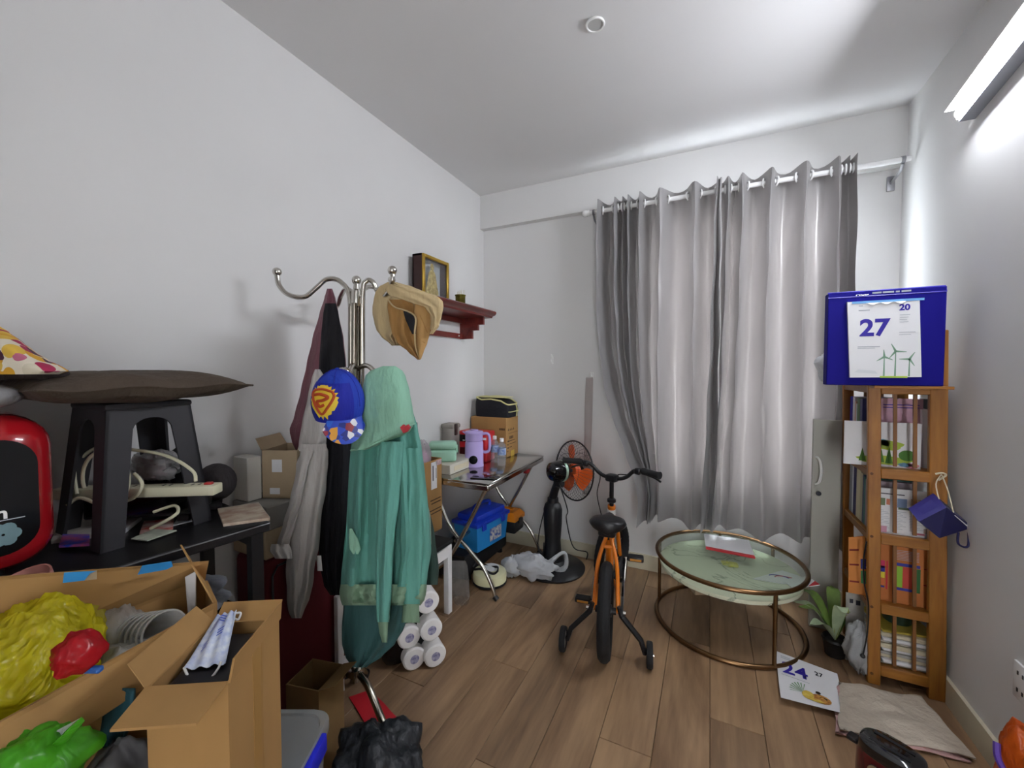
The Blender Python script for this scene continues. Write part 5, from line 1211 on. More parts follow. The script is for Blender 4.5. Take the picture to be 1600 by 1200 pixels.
# hanging navy gift bag on its string
gh = thing('gift_bag', 'dark navy folded gift bag hanging by a string from the bookcase post', 'bag', ony(1472, 830, BY0 - .08))
ny = mk('navy_card', '#1c1b48', .4); ny2 = mk('violet_navy_card', '#2e2a72', .4)
g = [ony(px, py, yy) for px, py, yy in ((1421, 796, 2.20), (1460, 772, 2.26), (1521, 824, 2.24), (1468, 841, 2.16), (1436, 815, 2.16), (1479, 793, 2.18))]
build(MB().prism([g[0], g[4], g[5], g[1]], (0, .012, .0)), 'flap', ny2, gh)
build(MB().prism([g[4], g[3], g[2], g[5]], (0, .03, .0)), 'body', ny, gh)
build(MB().prism([g[1], g[5], g[2]], (0, .02, 0)), 'side', ny, gh)
s0, s1 = g[5].lerp(g[2], .36), g[5].lerp(g[2], .95); dn = (g[3] - g[2]).normalized() * .006
build(MB().prism([s0 + dn, s1 + dn * 2, s1 + dn * 3, s0 + dn * 1.6], (0, -.003, 0)), 'white_edge', white_m, gh)
cm = (g[4] + g[3] + g[2]) / 3; cm = g[4] * .35 + g[3] * .3 + g[2] * .35; cm.y -= .004
text('2.', .03, cm + V((-.012, 0, -.012)), (.9, 0, -.35), (.35, 0, .9), mk('silver_print', '#a5a5b0', .3, .5), gh)
knot = ony(1471, 741, BY0 - .006)
build(MB().tube(catmull([knot, knot.lerp(g[1], .5) + V((-.006, 0, 0)), g[1].lerp(g[5], .4)], 5), .0022, 5), 'string', cream_m, gh)
build(MB().tube(catmull([knot, knot.lerp(g[5], .5) + V((.012, 0, 0)), g[5].lerp(g[2], .25)], 5), .0022, 5), 'string', cream_m, gh)
build(MB().tube(catmull([knot + V((-.02, -.003, .0)), knot + V((0, -.006, .006)), knot + V((.012, -.004, -.002)), knot + V((-.01, -.004, -.025))], 5), .004, 6), 'knot', cream_m, gh)
hp = g[2].lerp(g[3], .45)
build(MB().tube(catmull([hp, hp + V((.0, -.004, -.045)), hp + V((.028, -.002, -.05)), g[2].lerp(g[3], .15)], 6), .004, 6), 'ribbon_loop', ny, gh)
# black lace hanging down the case front
c_ = catmull([ony(1354, 846, BY0 - .012), ony(1349, 880, BY0 - .014), ony(1351, 915, BY0 - .014), ony(1357, 945, BY0 - .012), ony(1355, 990, BY0 - .014), ony(1348, 1025, BY0 - .016)], 6)
single(MB().tube(c_, .003, 6).ball(c_[-1], .010, 6), 'hanging_cord', 'thin black cord with a knob hanging down the bookcase post', 'cord', black_m)

# ---------------- leaves, bags and booklets at the foot of the case
pl = thing('potted_plant', 'drooping leafy plant with pale green leaves at the foot of the bookcase', 'plant', onz(1318, 1000, 0))
pb = onz(1322, 1000, 0); pb = V((BX0 - .085, 2.46, 0))
build(MB().lathe([(.035, 0), (.04, .004), (.05, .075), (.055, .08), (.05, .09), (.04, .07), (.001, .07)], pb, 18), 'pot', mk('black_pot', '#1e1c1b', .5), pl)
lgm = [mk('leaf_green', '#7c9a4a', .5, var=(20, .3)), mk('pale_leaf', '#aebf9a', .5, var=(20, .2)), mk('yellow_leaf', '#a3a348', .5, var=(20, .3))]
for k in range(11):
    a = k * 2.39 + .6; ln_ = .11 + .05 * math.sin(k * 1.3) ** 2; dv = V((math.cos(a), math.sin(a), 0)) * (1 if math.cos(a) < .2 else .45); up0 = .11 + .10 * (k % 4) / 3
    sd = V((-dv.y, dv.x, 0)).normalized()
    def lf_(u, v):
        s = u; wv = .028 * math.sin(math.pi * min(1, .04 + .96 * s)) ** .8
        c = pb + V((0, 0, .075)) + dv * ln_ * s * 1.1 + V((0, 0, up0 * math.sin(min(1, s * 1.2) * 1.9) ))
        return c + sd * wv * (v - .5) * 2 + V((0, 0, .010 * abs(v - .5)))
    build(MB().grid(lf_, 10, 4, th=.0012), 'leaf', lgm[k % 3], pl)
sg = thing('plastic_bag', 'crumpled silvery plastic bag on the floor against the bookcase front', 'bag', (BX0 - .02, 2.38, 0))
build(blob((BX0 - .015, 2.36, .125), (.055, .06, .125), 41, .35, 22, 3.5), 'bag_body', film('silver_film', '#cfd1d2', .8, .2), sg, angle=180)
root = thing('booklet', 'grey printed booklet standing behind the silvery bag', 'booklet', (BX0 - .02, 2.43, 0))
p_ = [ony(1322, 1000, 2.44), ony(1352, 1006, 2.44), ony(1350, 930, 2.44), ony(1322, 926, 2.44)]; p_[0].z = p_[1].z = 0.001
build(MB().prism(p_, (0, .006, 0)), 'cover', paperg_m, root); prnt(root, p_, .2, .86, .4, .92, 'mark', inkdark_m); prnt(root, p_, .55, .84, .8, .91, 'mark', inkdark_m)

# ================================================================ FLOOR ON THE RIGHT
# calendar page 24
q4 = [onz(1220, 1097, .012), onz(1331, 1124, .012), onz(1308, 1056, .012), onz(1212, 1020, .012)]
cpg = thing('calendar_page', 'loose calendar page showing 24 with a food picture on the floor', 'paper', (q4[0] + q4[2]) / 2 - V((0, 0, .012)))
def pg(u, v): 
    p = bilp(q4, u, v); p.z = .010 + .012 * (abs(v - .5) * 2) ** 3 + .008 * (u > .9) * 0 + .006 * u * (1 - v) + .01 * (1 - u) * (1 - v); return p
build(MB().grid(pg, 14, 14, th=.0008), 'sheet', paper_m, cpg)
def flat_print(poly, name, mat): build(MB().add([pg(u, v) + V((0, 0, .0016)) for u, v in poly], [tuple(range(len(poly)))]), name, mat, cpg)
def pgtext(body, u, v, su, sv, mat):
    cu = bpy.data.curves.new('t', 'FONT'); cu.body = body; cu.size = 1; cu.offset = .02; cu.resolution_u = 3; t = bpy.data.objects.new('tmp', cu); COL.objects.link(t)
    me = bpy.data.meshes.new_from_object(t); bpy.data.objects.remove(t)
    base = LOC(cpg)
    for vv in me.vertices: vv.co = pg(u + vv.co.x * su, v + vv.co.y * sv) + V((0, 0, .0018)) - base
    me.materials.clear(); me.materials.append(mat); o = bpy.data.objects.new('lettering', me); COL.objects.link(o); o.parent = cpg
pgtext('24', .08, .60, .42, .34, ink_m); pgtext('27', .62, .78, .13, .12, inkdark_m)
for v in (.90, .93): flat_print([(.08, v), (.24, v), (.24, v + .012), (.08, v + .012)], 'text_line', inkgrey_m)
flat_print([(.06, .54), (.5, .52), (.5, .53), (.06, .55)], 'text_line', inkgrey_m)
yl = mk('mustard_print', '#c9a23a', .7, var=(60, .5), col2='#e0c860'); br_ = mk('roast_print', '#9a5f28', .7, var=(60, .5), col2='#d9a050'); gl = mk('frond_print', '#6f9a6a', .7); dkp = mk('dark_print', '#33261c', .7)
def ell(u, v, a, b, n=14): return [(u + a * math.cos(2 * math.pi * k / n), v + b * math.sin(2 * math.pi * k / n)) for k in range(n)]
for k in range(8):
    a = R(75 + 16 * k); flat_print([(.36, .27), (.36 + .2 * math.cos(a) - .01, .27 + .2 * math.sin(a)), (.36 + .2 * math.cos(a) + .01, .27 + .2 * math.sin(a) + .012)], 'frond', gl)
flat_print(ell(.44, .24, .10, .10), 'food_picture', yl); flat_print(ell(.62, .22, .15, .11), 'food_picture', br_)
build(MB().add([pg(u, v) + V((0, 0, .0022)) for u, v in ell(.66, .25, .06, .03)], [tuple(range(14))]), 'food_picture', dkp, cpg); build(MB().add([pg(u, v) + V((0, 0, .0022)) for u, v in ell(.60, .36, .04, .03)], [tuple(range(14))]), 'food_picture', dkp, cpg); build(MB().add([pg(u, v) + V((0, 0, .0022)) for u, v in ell(.56, .15, .10, .035)], [tuple(range(14))]), 'food_picture', yl, cpg)
# folded beige towel
tw = [onz(1312, 1150, .0), onz(1525, 1194, .0), onz(1440, 1098, .0), onz(1310, 1072, .0)]
twt = thing('towel', 'folded beige towel with a pink underside spread on the floor before the bookcase', 'towel', (tw[0] + tw[2]) / 2)
def towel(z0, shift, seed):
    def f(u, v):
        p = bilp(tw, u, v) + V(shift); p.z = z0 + .006 * noise.noise(V((u * 5, v * 5, seed))) + .004 * math.sin(u * 9 + v * 4 + seed) + (-.006 if min(u, v, 1 - u, 1 - v) < .02 else 0)
        p.x += .010 * noise.noise(V((u * 3, v * 3, seed + 5))); return p
    return f
bt_ = cloth('beige_towel', '#bdb2a2', .95, .06)
build(MB().grid(towel(.030, (0, 0, 0), 1.0), 26, 20, th=.006), 'upper_layer', bt_, twt, angle=80)
build(MB().grid(towel(.018, (-.015, -.008, 0), 2.0), 20, 14, th=.006), 'under_layer', cloth('pink_towel', '#c9a3a0', .95), twt, angle=80)

# red toaster-like kettle with a black top, near the towel
kb = onz(1392, 1200, .0); kb = onz(1394, 1172, .20); kb = V((kb.x, kb.y, 0))
kt_ = thing('toaster', 'dark red and black oval toaster standing on the floor by the towel', 'toaster', kb)
wine = mk('wine_red_gloss', '#4d0b13', .15, coat=.6)
kd = math.atan2(-.5, .8)
def ov(prof, z0=0): 
    mb = MB(); n = 40; vs = []; 
    for sc, z in prof:
        for k in range(n):
            t = 2 * math.pi * k / n; c, s = math.cos(t), math.sin(t)
            p = V((math.copysign(abs(c) ** .75, c) * .085 * sc, math.copysign(abs(s) ** .75, s) * .062 * sc, z)); vs.append(kb + Matrix.Rotation(kd, 3, 'Z') @ p)
    fs = [(i * n + k, i * n + (k + 1) % n, (i + 1) * n + (k + 1) % n, (i + 1) * n + k) for i in range(len(prof) - 1) for k in range(n)]
    fs += [tuple(reversed(range(n))), tuple((len(prof) - 1) * n + k for k in range(n))]; return mb.add(vs, fs)
build(ov([(.9, .012), (1.0, .03), (1.03, .10), (1.0, .165), (.97, .178)]), 'body', wine, kt_)
build(ov([(.97, .176), (.98, .186), (.92, .204), (.75, .212), (.2, .214)]), 'top', bgloss_m, kt_)
build(ov([(.92, 0), (.95, .004), (.95, .013)]), 'base', black_m, kt_)
Rk = Matrix.Rotation(kd, 3, 'Z')
build(MB().rbox(kb + Rk @ V((-.098, 0, .165)), (.03, .035, .016), .004, 1, kd), 'lever', black_m, kt_)
build(MB().lathe([(.001, 0), (.02, 0), (.02, .006), (.001, .008)], kb + Rk @ V((-.02, -.0645, .145)), 20, Rk @ Matrix.Rotation(math.pi / 2, 3, 'X')), 'dial', chrome_m, kt_)
build(MB().tube(catmull([kb + Rk @ V((.07, .03, .02)), kb + Rk @ V((.14, .02, .01)), kb + Rk @ V((.16, -.05, .008)), kb + Rk @ V((.13, -.12, .008))], 5), .0035, 6), 'cord', black_m, kt_)
for x in (-.02, .02): build(MB().box(kb + Rk @ V((0, x, .2138)), (.10, .012, .002), kd), 'bread_slot', blackmat_m, kt_)
# orange bag at the right wall
ob_ = V((.845, 1.68, 0))
og = thing('shopping_bag', 'orange shopping bag with a purple mark leaning on the right wall', 'bag', ob_)
build(blob(ob_ + V((0, 0, .195)), (.062, .085, .185), 51, .2, 24, 2.5), 'bag_body', film('orange_film', '#d9641c', .95, .3), og, angle=180)
build(MB().tube(catmull([ob_ + V((-.066, .0, .30)), ob_ + V((-.072, -.02, .27)), ob_ + V((-.068, -.045, .25))], 5), .008, 6), 'purple_mark', mk('purple_print', '#5a3a9a', .5), og)
# ================================================================ BLACK DESK by the left wall
DZ_ = .95
DO = V((-1.17, .77, 0)); EY = V((.134, .991, 0)); EX = V((.991, -.134, 0)); DD = .40; DL = .85
def DK(s, t, z): return DO + EX * (-s) - EY * t + V((0, 0, z))     # s back from the front edge, t along from the far end
drot = math.atan2(EX.y, EX.x)
dk_ = thing('desk', 'black desk against the left wall crowded with a stool, papers and a red appliance', 'desk', DK(DD / 2, DL / 2, 0))
dkm = mk('black_desk_top', '#1a191c', .35, var=(4, .2))
build(MB().rbox(DK(DD / 2, DL / 2, DZ_ - .014), (DD, DL, .028), .003, 1, drot), 'desk_top', dkm, dk_)
build(MB().box(DK(-.0006, DL / 2, DZ_ - .004), (.0012, DL, .003), drot), 'edge_strip', mk('edge_grey', '#77777a', .4), dk_)
for s_, t_ in ((.03, .03), (DD - .03, .03), (.03, DL - .03), (DD - .03, DL - .03)):
    build(MB().box(DK(s_, t_, (DZ_ - .028) / 2), (.032, .032, DZ_ - .028), drot), 'leg', black_m, dk_)
build(MB().box(DK(DD / 2, .03, DZ_ - .05), (DD - .06, .02, .04), drot), 'rail', black_m, dk_)
build(MB().box(DK(DD - .03, DL / 2, DZ_ - .05), (.02, DL - .06, .04), drot), 'rail', black_m, dk_)

# ---------------- red appliance
ap_r = .365; AH = .345; AW = .44; AD = .26
tR = (DO.y - ap_r)
ac = DK(.165 + AD / 2 - .06, tR + AW / 2, DZ_ + .008 + AH / 2)
ra = thing('mini_oven', 'glossy red rounded appliance with a black front panel on the black desk', 'appliance', ac - V((0, 0, AH / 2)))
build(MB().rbox(ac, (AD, AW, AH), .075, 6, drot), 'body', mk('red_gloss_plastic', '#b01620', .18, coat=.6), ra, angle=60)
fx = ac + EX * (AD / 2 + .0005)
def rrect(c, w, h, r, ex, ez, n=8):
    pts = []
    for qx, qz, a0 in ((1, 1, 0), (-1, 1, 90), (-1, -1, 180), (1, -1, 270)):
        for k in range(n + 1):
            a = R(a0 + 90 * k / n); pts.append(c + ex * (qx * (w / 2 - r) + r * math.cos(a)) + ez * (qz * (h / 2 - r) + r * math.sin(a)))
    return pts
build(MB().prism(rrect(fx - EX * .004, AW - .062, AH - .10, .055, EY, V((0, 0, 1))), EX * .008), 'front_panel', mk('panel_black', '#0c0d11', .2), ra)
pr = fx + EX * .0045
def on_front(px, py):
    r = ray(px, py); return C0 + r * ((pr - C0).dot(EX) / r.dot(EX))
text('n', .036, on_front(13, 809), EY, (0, 0, 1), white_m, ra, align='RIGHT', bold=.001)
build(MB().box(on_front(-20, 797) + V((0, 0, -.028)), (.0008, .10, .002), drot), 'printed_line', inkgrey_m, ra)
for k in range(6):
    a = k * math.pi / 3; build(MB().lathe([(.001, 0), (.012, 0), (.001, .0008)], on_front(5, 836) + EY * (.014 * math.cos(a)) + V((0, 0, .014 * math.sin(a))), 12, V((0, 0, 1)).rotation_difference(EX).to_matrix()), 'flower_print', mk('pale_blue_print', '#6f8a90', .5), ra)
for s_ in (-1, 1):
    for q in (-1, 1): build(MB().lathe([(.014, -.008), (.014, .02)], ac + EX * (s_ * .06) + EY * (q * .13) + V((0, 0, -AH / 2)), 10), 'foot', black_m, ra)
# grey cushion roll on the appliance, printed cloth on top
c = ac + V((0, 0, AH / 2 + .039)) + EX * .05
single(MB().ball(c + EY * .05, (.085, .135, .038), 12, Matrix.Rotation(drot, 3, 'Z')), 'round_cushion', 'small round grey cushion on the red appliance', 'cushion', cloth('grey_plush', '#9a9a9c', .9))
flo = bpy.data.materials.new('floral_print'); flo.use_nodes = True
_n = flo.node_tree.nodes; _l = flo.node_tree.links
_t = _n.new('ShaderNodeTexCoord'); _v = _n.new('ShaderNodeTexVoronoi'); _v.inputs['Scale'].default_value = 34; _l.new(_t.outputs['Object'], _v.inputs['Vector'])
_r = _n.new('ShaderNodeValToRGB'); _r.color_ramp.interpolation = 'CONSTANT'; _e = _r.color_ramp.elements
_e[0].color = lin('#d9a22a'); _e[1].color = lin('#a8244e'); _e[1].position = .3
for pos, cc1 in ((.55, '#d9d0b8'), (.68, '#c46a86'), (.82, '#e0b84a'), (.93, '#4a2038')): k = _e.new(pos); k.color = lin(cc1)
_sx = _n.new('ShaderNodeSeparateColor'); _l.new(_v.outputs['Color'], _sx.inputs[0]); _l.new(_sx.outputs[0], _r.inputs[0])
_r2 = _n.new('ShaderNodeValToRGB'); _r2.color_ramp.elements[0].position = .55; _r2.color_ramp.elements[1].position = .62; _r2.color_ramp.elements[0].color = (1, 1, 1, 1); _r2.color_ramp.elements[1].color = lin('#e6dcc8'); _l.new(_v.outputs['Distance'], _r2.inputs[0])
_m = _n.new('ShaderNodeMixRGB'); _m.blend_type = 'MIX'; _gt = _n.new('ShaderNodeMath'); _gt.operation = 'GREATER_THAN'; _gt.inputs[1].default_value = .60; _l.new(_v.outputs['Distance'], _gt.inputs[0]); _l.new(_gt.outputs[0], _m.inputs[0]); _l.new(_r.outputs[0], _m.inputs[1]); _m.inputs[2].default_value = lin('#e6dcc8'); _l.new(_m.outputs[0], _n['Principled BSDF'].inputs['Base Color']); _n['Principled BSDF'].inputs['Roughness'].default_value = .8
fc = thing('printed_cloth_bag', 'folded cloth bag with bright floral print lying above the red appliance', 'bag', W(20, 590, .96))
build(drape([(508, -80, -2), (520, -85, 16), (535, -88, 36), (550, -90, 55), (563, -92, 76), (574, -94, 100), (580, -94, 108), (585, -90, 96)], .97, .09, .006, 3, 61, step=5), 'cloth', flo, fc, angle=75)
build(drape([(578, -60, 107), (587, -50, 112), (594, -40, 104)], .985, .06, .004, 3, 62, captop=False), 'dark_lining', cloth('dark_lining', '#2c2220', .8), fc, angle=75)

# ---------------- black plastic stool standing on the desk
A_ = onz(168, 862, DZ_); B_ = onz(322, 815, DZ_)
sdx = (B_ - A_).normalized(); sdy = V((-sdx.y, sdx.x, 0)); side = (B_ - A_).length + .03
sc_ = (A_ + B_) / 2 + sdy * (side / 2) * .98; SHT = .355
sc_.z = DZ_
st2 = thing('stool', 'black plastic stool standing on the desk with a brown cushion on its seat', 'stool', sc_)
tp = side * .74; lw = .055; 
def SP(x, y, z): return sc_ + sdx * x + sdy * y + V((0, 0, z))
def half(z): return side / 2 + (tp / 2 - side / 2) * z / SHT
def plate(rot, poly, th=.007):
    """poly in (x fraction metres, z) on the side face; leaning with the side"""
    out = []; inn = []
    for x, z in poly:
        h = half(z); p = Matrix.Rotation(rot, 3, 'Z') @ V((x, -h, z)); q = Matrix.Rotation(rot, 3, 'Z') @ V((x, -h + th, z)); out.append(SP(*p)); inn.append(SP(*q))
    n = len(poly); return out + inn, [tuple(range(n)), tuple(range(2 * n - 1, n - 1, -1))] + [((i + 1) % n, i, n + i, n + (i + 1) % n) for i in range(n)]
for k in range(4):
    ra_, rb_2 = k * math.pi / 2, (k + 1) * math.pi / 2
    mb = MB(); zt2 = SHT - .07
    l1 = [(half(0) - .0, 0), (half(zt2), zt2), (half(zt2) - lw, zt2), (half(0) - lw * .85, 0)]
    mb.add(*plate(ra_, l1)); l2 = [(-half(0), 0), (-half(0) + lw * .85, 0), (-half(zt2) + lw, zt2), (-half(zt2), zt2)]; mb.add(*plate(rb_2, l2))
    build(mb, 'leg', stool_m, st2)
    hh = half(zt2); ht = half(SHT); r = .04
    ar = [(-half(zt2), zt2), (-half(zt2) + lw, zt2)]
    xl = half(zt2) - lw
    ar += [(-xl + r * (1 - math.cos(R(a))), zt2 + r * math.sin(R(a)) * .9) for a in (15, 30, 45, 60, 75, 90)]
    ar += [(xl - r * (1 - math.cos(R(a))), zt2 + r * math.sin(R(a)) * .9) for a in (90, 75, 60, 45, 30, 15)]
    ar += [(xl, zt2), (half(zt2), zt2), (half(SHT), SHT), (-half(SHT), SHT)]
    build(MB().add(*plate(ra_, ar)), 'apron', stool_m, st2)
mb = MB().rbox(sc_ + V((0, 0, SHT)), (tp + .01, tp + .01, .018), .008, 2, math.atan2(sdx.y, sdx.x)); build(mb, 'seat', stool_m, st2)
# brown cushion
cz = SHT + .009
cu = thing('cushion', 'flat brown square cushion lying on the black stool', 'cushion', SP(0, 0, cz))
cxc = sc_ + sdx * (-.015) + V((0, 0, cz))
def pil(sgn):
    def f(u, v):
        x = (u - .5) * 2; y = (v - .5) * 2; k = (1 - x ** 4) ** .6 * (1 - y ** 4) ** .6
        pin = 1 - .06 * (1 - abs(x)) * abs(y) ** 3 - .0
        return cxc + sdx * (x * .225 * (1 - .05 * (1 - y * y))) + sdy * (y * .20 * (1 - .05 * (1 - x * x))) + V((0, 0, .042 + sgn * (.042 if sgn < 0 else .040) * k + .004 * math.sin(x * 7 + y * 3)))
    return f
cu_m = cloth('brown_cotton', '#4d4136', .9, .1)
build(MB().grid(pil(1), 28, 24), 'upper_cover', cu_m, cu, angle=80)
build(MB().grid(lambda u, v: pil(-1)(1 - u, v), 28, 24), 'lower_cover', cu_m, cu, angle=80)
edge = [pil(0)(u, v) for u, v in [(k / 24, 0) for k in range(24)] + [(1, k / 24) for k in range(24)] + [(1 - k / 24, 1) for k in range(24)] + [(0, 1 - k / 24) for k in range(24)]]
build(MB().tube(edge, .003, 5, closed=True), 'piping', cu_m, cu)

# ---------------- things under the stool
def flatq(px, z): return [onz(a, b, z) for a, b in px]
def sheetstack(name, label, cat, px, z, th, mat, group=None):
    q = flatq(px, z); return single(MB().prism([V((p.x, p.y, z)) for p in q], (0, 0, th)), name, label, cat, mat, group)
z_ = DZ_ + .0006
sheetstack('document', 'sheaf of grey printed papers on the desk beside the red appliance', 'papers', [(80, 850), (165, 838), (190, 812), (95, 815)], z_, .010, paperg_m)
sheetstack('snack_packet', 'blue printed sachet on the papers beside the red appliance', 'packet', [(92, 856), (140, 853), (140, 838), (98, 838)], z_ + .0105, .006, mk('blue_foil', '#2a4ab8', .35, var=(40, .5), col2='#c0586a'))
sheetstack('envelope', 'white envelope on the desk between the stool legs', 'envelope', [(190, 838), (222, 812), (212, 796), (190, 802)], z_, .012, paper_m)
sheetstack('document', 'red and white leaflet on the desk under the stool', 'leaflet', [(218, 836), (270, 828), (272, 812), (225, 816)], z_, .004, mk('red_leaflet', '#b5483a', .6, var=(25, .6), col2='#d9d4cc'))
sheetstack('document', 'pale green leaflet at the desk edge under the stool', 'leaflet', [(205, 843), (230, 846), (276, 830), (240, 828)], z_ + .0042, .003, mk('pale_leaflet', '#b9bfae', .6, var=(25, .3)))
sheetstack('document', 'plain white sheet on the desk beside the stool leg', 'paper', [(270, 822), (300, 815), (318, 800), (280, 806)], z_, .002, paper_m)
# stack of glossy magazines at the far end
q = [(349, 823), (422, 813), (404, 789), (340, 799)]
for k, (lab, m, th) in enumerate((('white catalogue at the bottom of the pile on the desk end', paper_m, .009), ('silver glossy magazine in the middle of the pile on the desk end', paperg_m, .009), ('magazine with brown flower cover topmost on the desk end', mk('flower_cover', '#b3a793', .4, var=(28, .5), col2='#8a6a58'), .008))):
    qq = [(a + (-4 if k == 1 else 0) * (i in (1, 2)), b) for i, (a, b) in enumerate(q)]
    sheetstack('magazine', lab, 'magazine', qq, z_ + k * .0098, th, m)
# flat black set-top box carrying the power strip
bx0 = W(118, 800, 1.12); bx1 = W(305, 790, 1.17)
bdir = (V((bx1.x, bx1.y, 0)) - V((bx0.x, bx0.y, 0))); blen = bdir.length; bdir.normalize(); bperp = V((-bdir.y, bdir.x, 0)); brz = math.atan2(bdir.y, bdir.x)
bcn = (bx0 + bx1) / 2 + bperp * .06; 
sb = thing('set_top_box', 'flat black electronics box under the stool carrying the white power strip', 'device', V((bcn.x, bcn.y, DZ_ + .012)))
build(MB().rbox(V((bcn.x, bcn.y, DZ_ + .062)), (blen * .92, .11, .064), .004, 1, brz), 'case', black_m, sb)
build(MB().box(V((bcn.x, bcn.y, DZ_ + .062)) - bperp * .0555, (blen * .86, .001, .045), brz), 'front_panel', bgloss_m, sb)
for s_ in (-1, 1): build(MB().box(V((bcn.x, bcn.y, DZ_ + .021)) + bdir * (s_ * blen * .36), (.03, .09, .020), brz), 'foot', black_m, sb)
z2 = DZ_ + .0945
ps = thing('power_strip', 'long cream power strip lying under the stool above the black device', 'power strip', V((bcn.x, bcn.y, z2)))
ivo = mk('ivory_plastic', '#d4d0b4', .45)
p0 = W(88, 770, 1.125); p1 = W(341, 757, 1.165); pd = V((p1.x - p0.x, p1.y - p0.y, 0)); pl_ = pd.length; pd.normalize(); pn = V((-pd.y, pd.x, 0)); prz = math.atan2(pd.y, pd.x)
pm = V(((p0.x + p1.x) / 2, (p0.y + p1.y) / 2, z2 + .0145))
build(MB().rbox(pm, (pl_, .045, .028), .004, 2, prz), 'body', ivo, ps)
for k in range(5):
    for q_ in (-1, 1): build(MB().box(pm + pd * (pl_ * (-.36 + .18 * k) + q_ * .009) + V((0, 0, .0142)), (.004, .014, .001), prz), 'slot', inkdark_m, ps)
build(MB().rbox(pm + pd * (pl_ * .44) + V((0, 0, .016)), (.02, .016, .008), .002, 1, prz), 'switch', mk('red_switch', '#b03030', .4), ps)
ztop = z2 + .029
# cables
def loop(c, r, ax1, ax2, a0, a1, n=26, lift=0): return [c + ax1 * (r[0] * math.cos(a0 + (a1 - a0) * k / n)) + ax2 * (r[1] * math.sin(a0 + (a1 - a0) * k / n)) + V((0, 0, lift * k / n)) for k in range(n + 1)]
UP = V((0, 0, 1))
single(MB().tube(loop(W(165, 748, 1.09), (.062, .075), RGT, UP, R(200), R(-100)), .0045, 8), 'cable', 'cream cable loop curling in front of the black stool', 'cable', ivo)
single(MB().tube(catmull([W(120, 772, 1.10), W(118, 730, 1.12), W(150, 700, 1.14), W(200, 702, 1.15), W(260, 712, 1.16), W(300, 735, 1.15), W(306, 752, 1.14)], 7), .0045, 8), 'cable', 'long cream cable arching over the power strip', 'cable', ivo)
single(MB().tube(catmull([W(105, 790, 1.08), W(125, 778, 1.09), W(160, 788, 1.09), W(205, 780, 1.10), W(222, 758, 1.10), W(210, 740, 1.11)], 7), .0045, 8), 'cable', 'cream cable drooping below the power strip', 'cable', ivo)
single(MB().tube(catmull([onz(235, 826, DZ_ + .02), W(262, 812, 1.10), W(278, 800, 1.12), W(272, 790, 1.14), W(240, 800, 1.13)], 7), .0042, 8), 'cable', 'short cream cable curl lying on the red leaflet', 'cable', ivo)
# crumpled newspaper bundle, black garment and grey cap behind the strip
cb_ = W(245, 735, 1.26)
nb_ = V((cb_.x, cb_.y, 0))
single(blob(V((nb_.x, nb_.y, ztop + .035)), (.12, .045, .045), 71, .3, 24), 'crumpled_bag', 'crumpled silvery grey plastic bag under the stool', 'bag', mk('silver_plastic', '#a9a7a8', .35, var=(25, .35)))
cg_ = W(284, 745, 1.33)
single(blob(V((cg_.x, cg_.y, DZ_ + .105)), (.05, .045, .09), 73, .2, 14), 'black_pouch', 'black soft pouch under the stool behind the power strip', 'pouch', blackmat_m)
cg2 = W(338, 735, 1.38); 
cp2 = thing('cap', 'dark grey cap lying on the desk behind the stool leg', 'cap', V((cg2.x, cg2.y, DZ_)))
build(MB().ball(V((cg2.x, cg2.y, DZ_ + .07)), (.068, .055, .062), 12), 'crown', cloth('charcoal_felt', '#4c474a', .9), cp2)
build(MB().rbox(V((cg2.x + .03, cg2.y - .04, DZ_ + .008)), (.11, .07, .012), .005, 2, R(-30)), 'visor', cloth('charcoal_visor', '#343236', .9), cp2)

# ================================================================ STACK AT THE LEFT WALL beyond the desk
su = thing('suitcase', 'dark red upright suitcase against the left wall behind the coat rack', 'suitcase', (-1.565, 1.15, 0))
dr = mk('dark_red_fabric', '#5a1018', .8, bump=(200, .3, .002))
build(MB().rbox((-1.565, 1.155, .36), (.22, .41, .66), .03, 3), 'body', dr, su)
build(MB().tube([(-1.453, 1.155 + .205 * x, .36 + .32 * z) for x, z in ((-.85, -.95), (.85, -.95), (.95, -.85), (.95, .85), (.85, .95), (-.85, .95), (-.95, .85), (-.95, -.85))], .004, 6, closed=True), 'zip', black_m, su)
for y in (1.0, 1.31): build(MB().tube([(-1.49, y, .03), (-1.46, y, .03)], .03, 14), 'wheel', black_m, su)
sz_ = .6905
single(MB().rbox((-1.575, 1.12, sz_ + .055), (.20, .34, .11), .004, 1), 'cardboard_box', 'low brown cardboard box lying on the dark red suitcase', 'box', card2_m)
single(MB().rbox((-1.57, 1.10, sz_ + .111 + .045), (.21, .30, .09), .004, 1), 'grey_carton', 'flat grey carton between the brown box and the open carton', 'box', mk('grey_card', '#8f8c86', .8, var=(10, .15)))
zc_ = sz_ + .111 + .091
wb = single(MB().rbox((-1.63, .985, zc_ + .001 + .085), (.09, .055, .17), .003, 1, R(0)), 'white_carton', 'narrow white carton standing at the left wall beside the stack', 'box', mk('white_card', '#c9c5bd', .7))
oc_c = (-1.555, 1.12); orz = R(24)
opn = carton('cardboard_box', 'small open carton with white label tilted on top of the wall stack', oc_c, .14, .17, .19, orz, card2_m, ((1, 25, .05), (3, 30, .05)), z0=zc_ + .001)
Ro = Matrix.Rotation(orz, 3, 'Z')
def oface(p): return V((oc_c[0], oc_c[1], zc_)) + Ro @ V(p)
for (x, z, w, h) in ((-.01, .13, .04, .05), (-.02, .03, .04, .025)): build(MB().box(oface((x, -.0856, z)), (w, .001, h), orz), 'label', paper_m, opn)
for k in range(3): build(MB().box(oface((.0706, -.02 + .03 * k, .08 + .012 * k)), (.001, .02, .012), orz), 'printed_mark', brownink_m, opn)
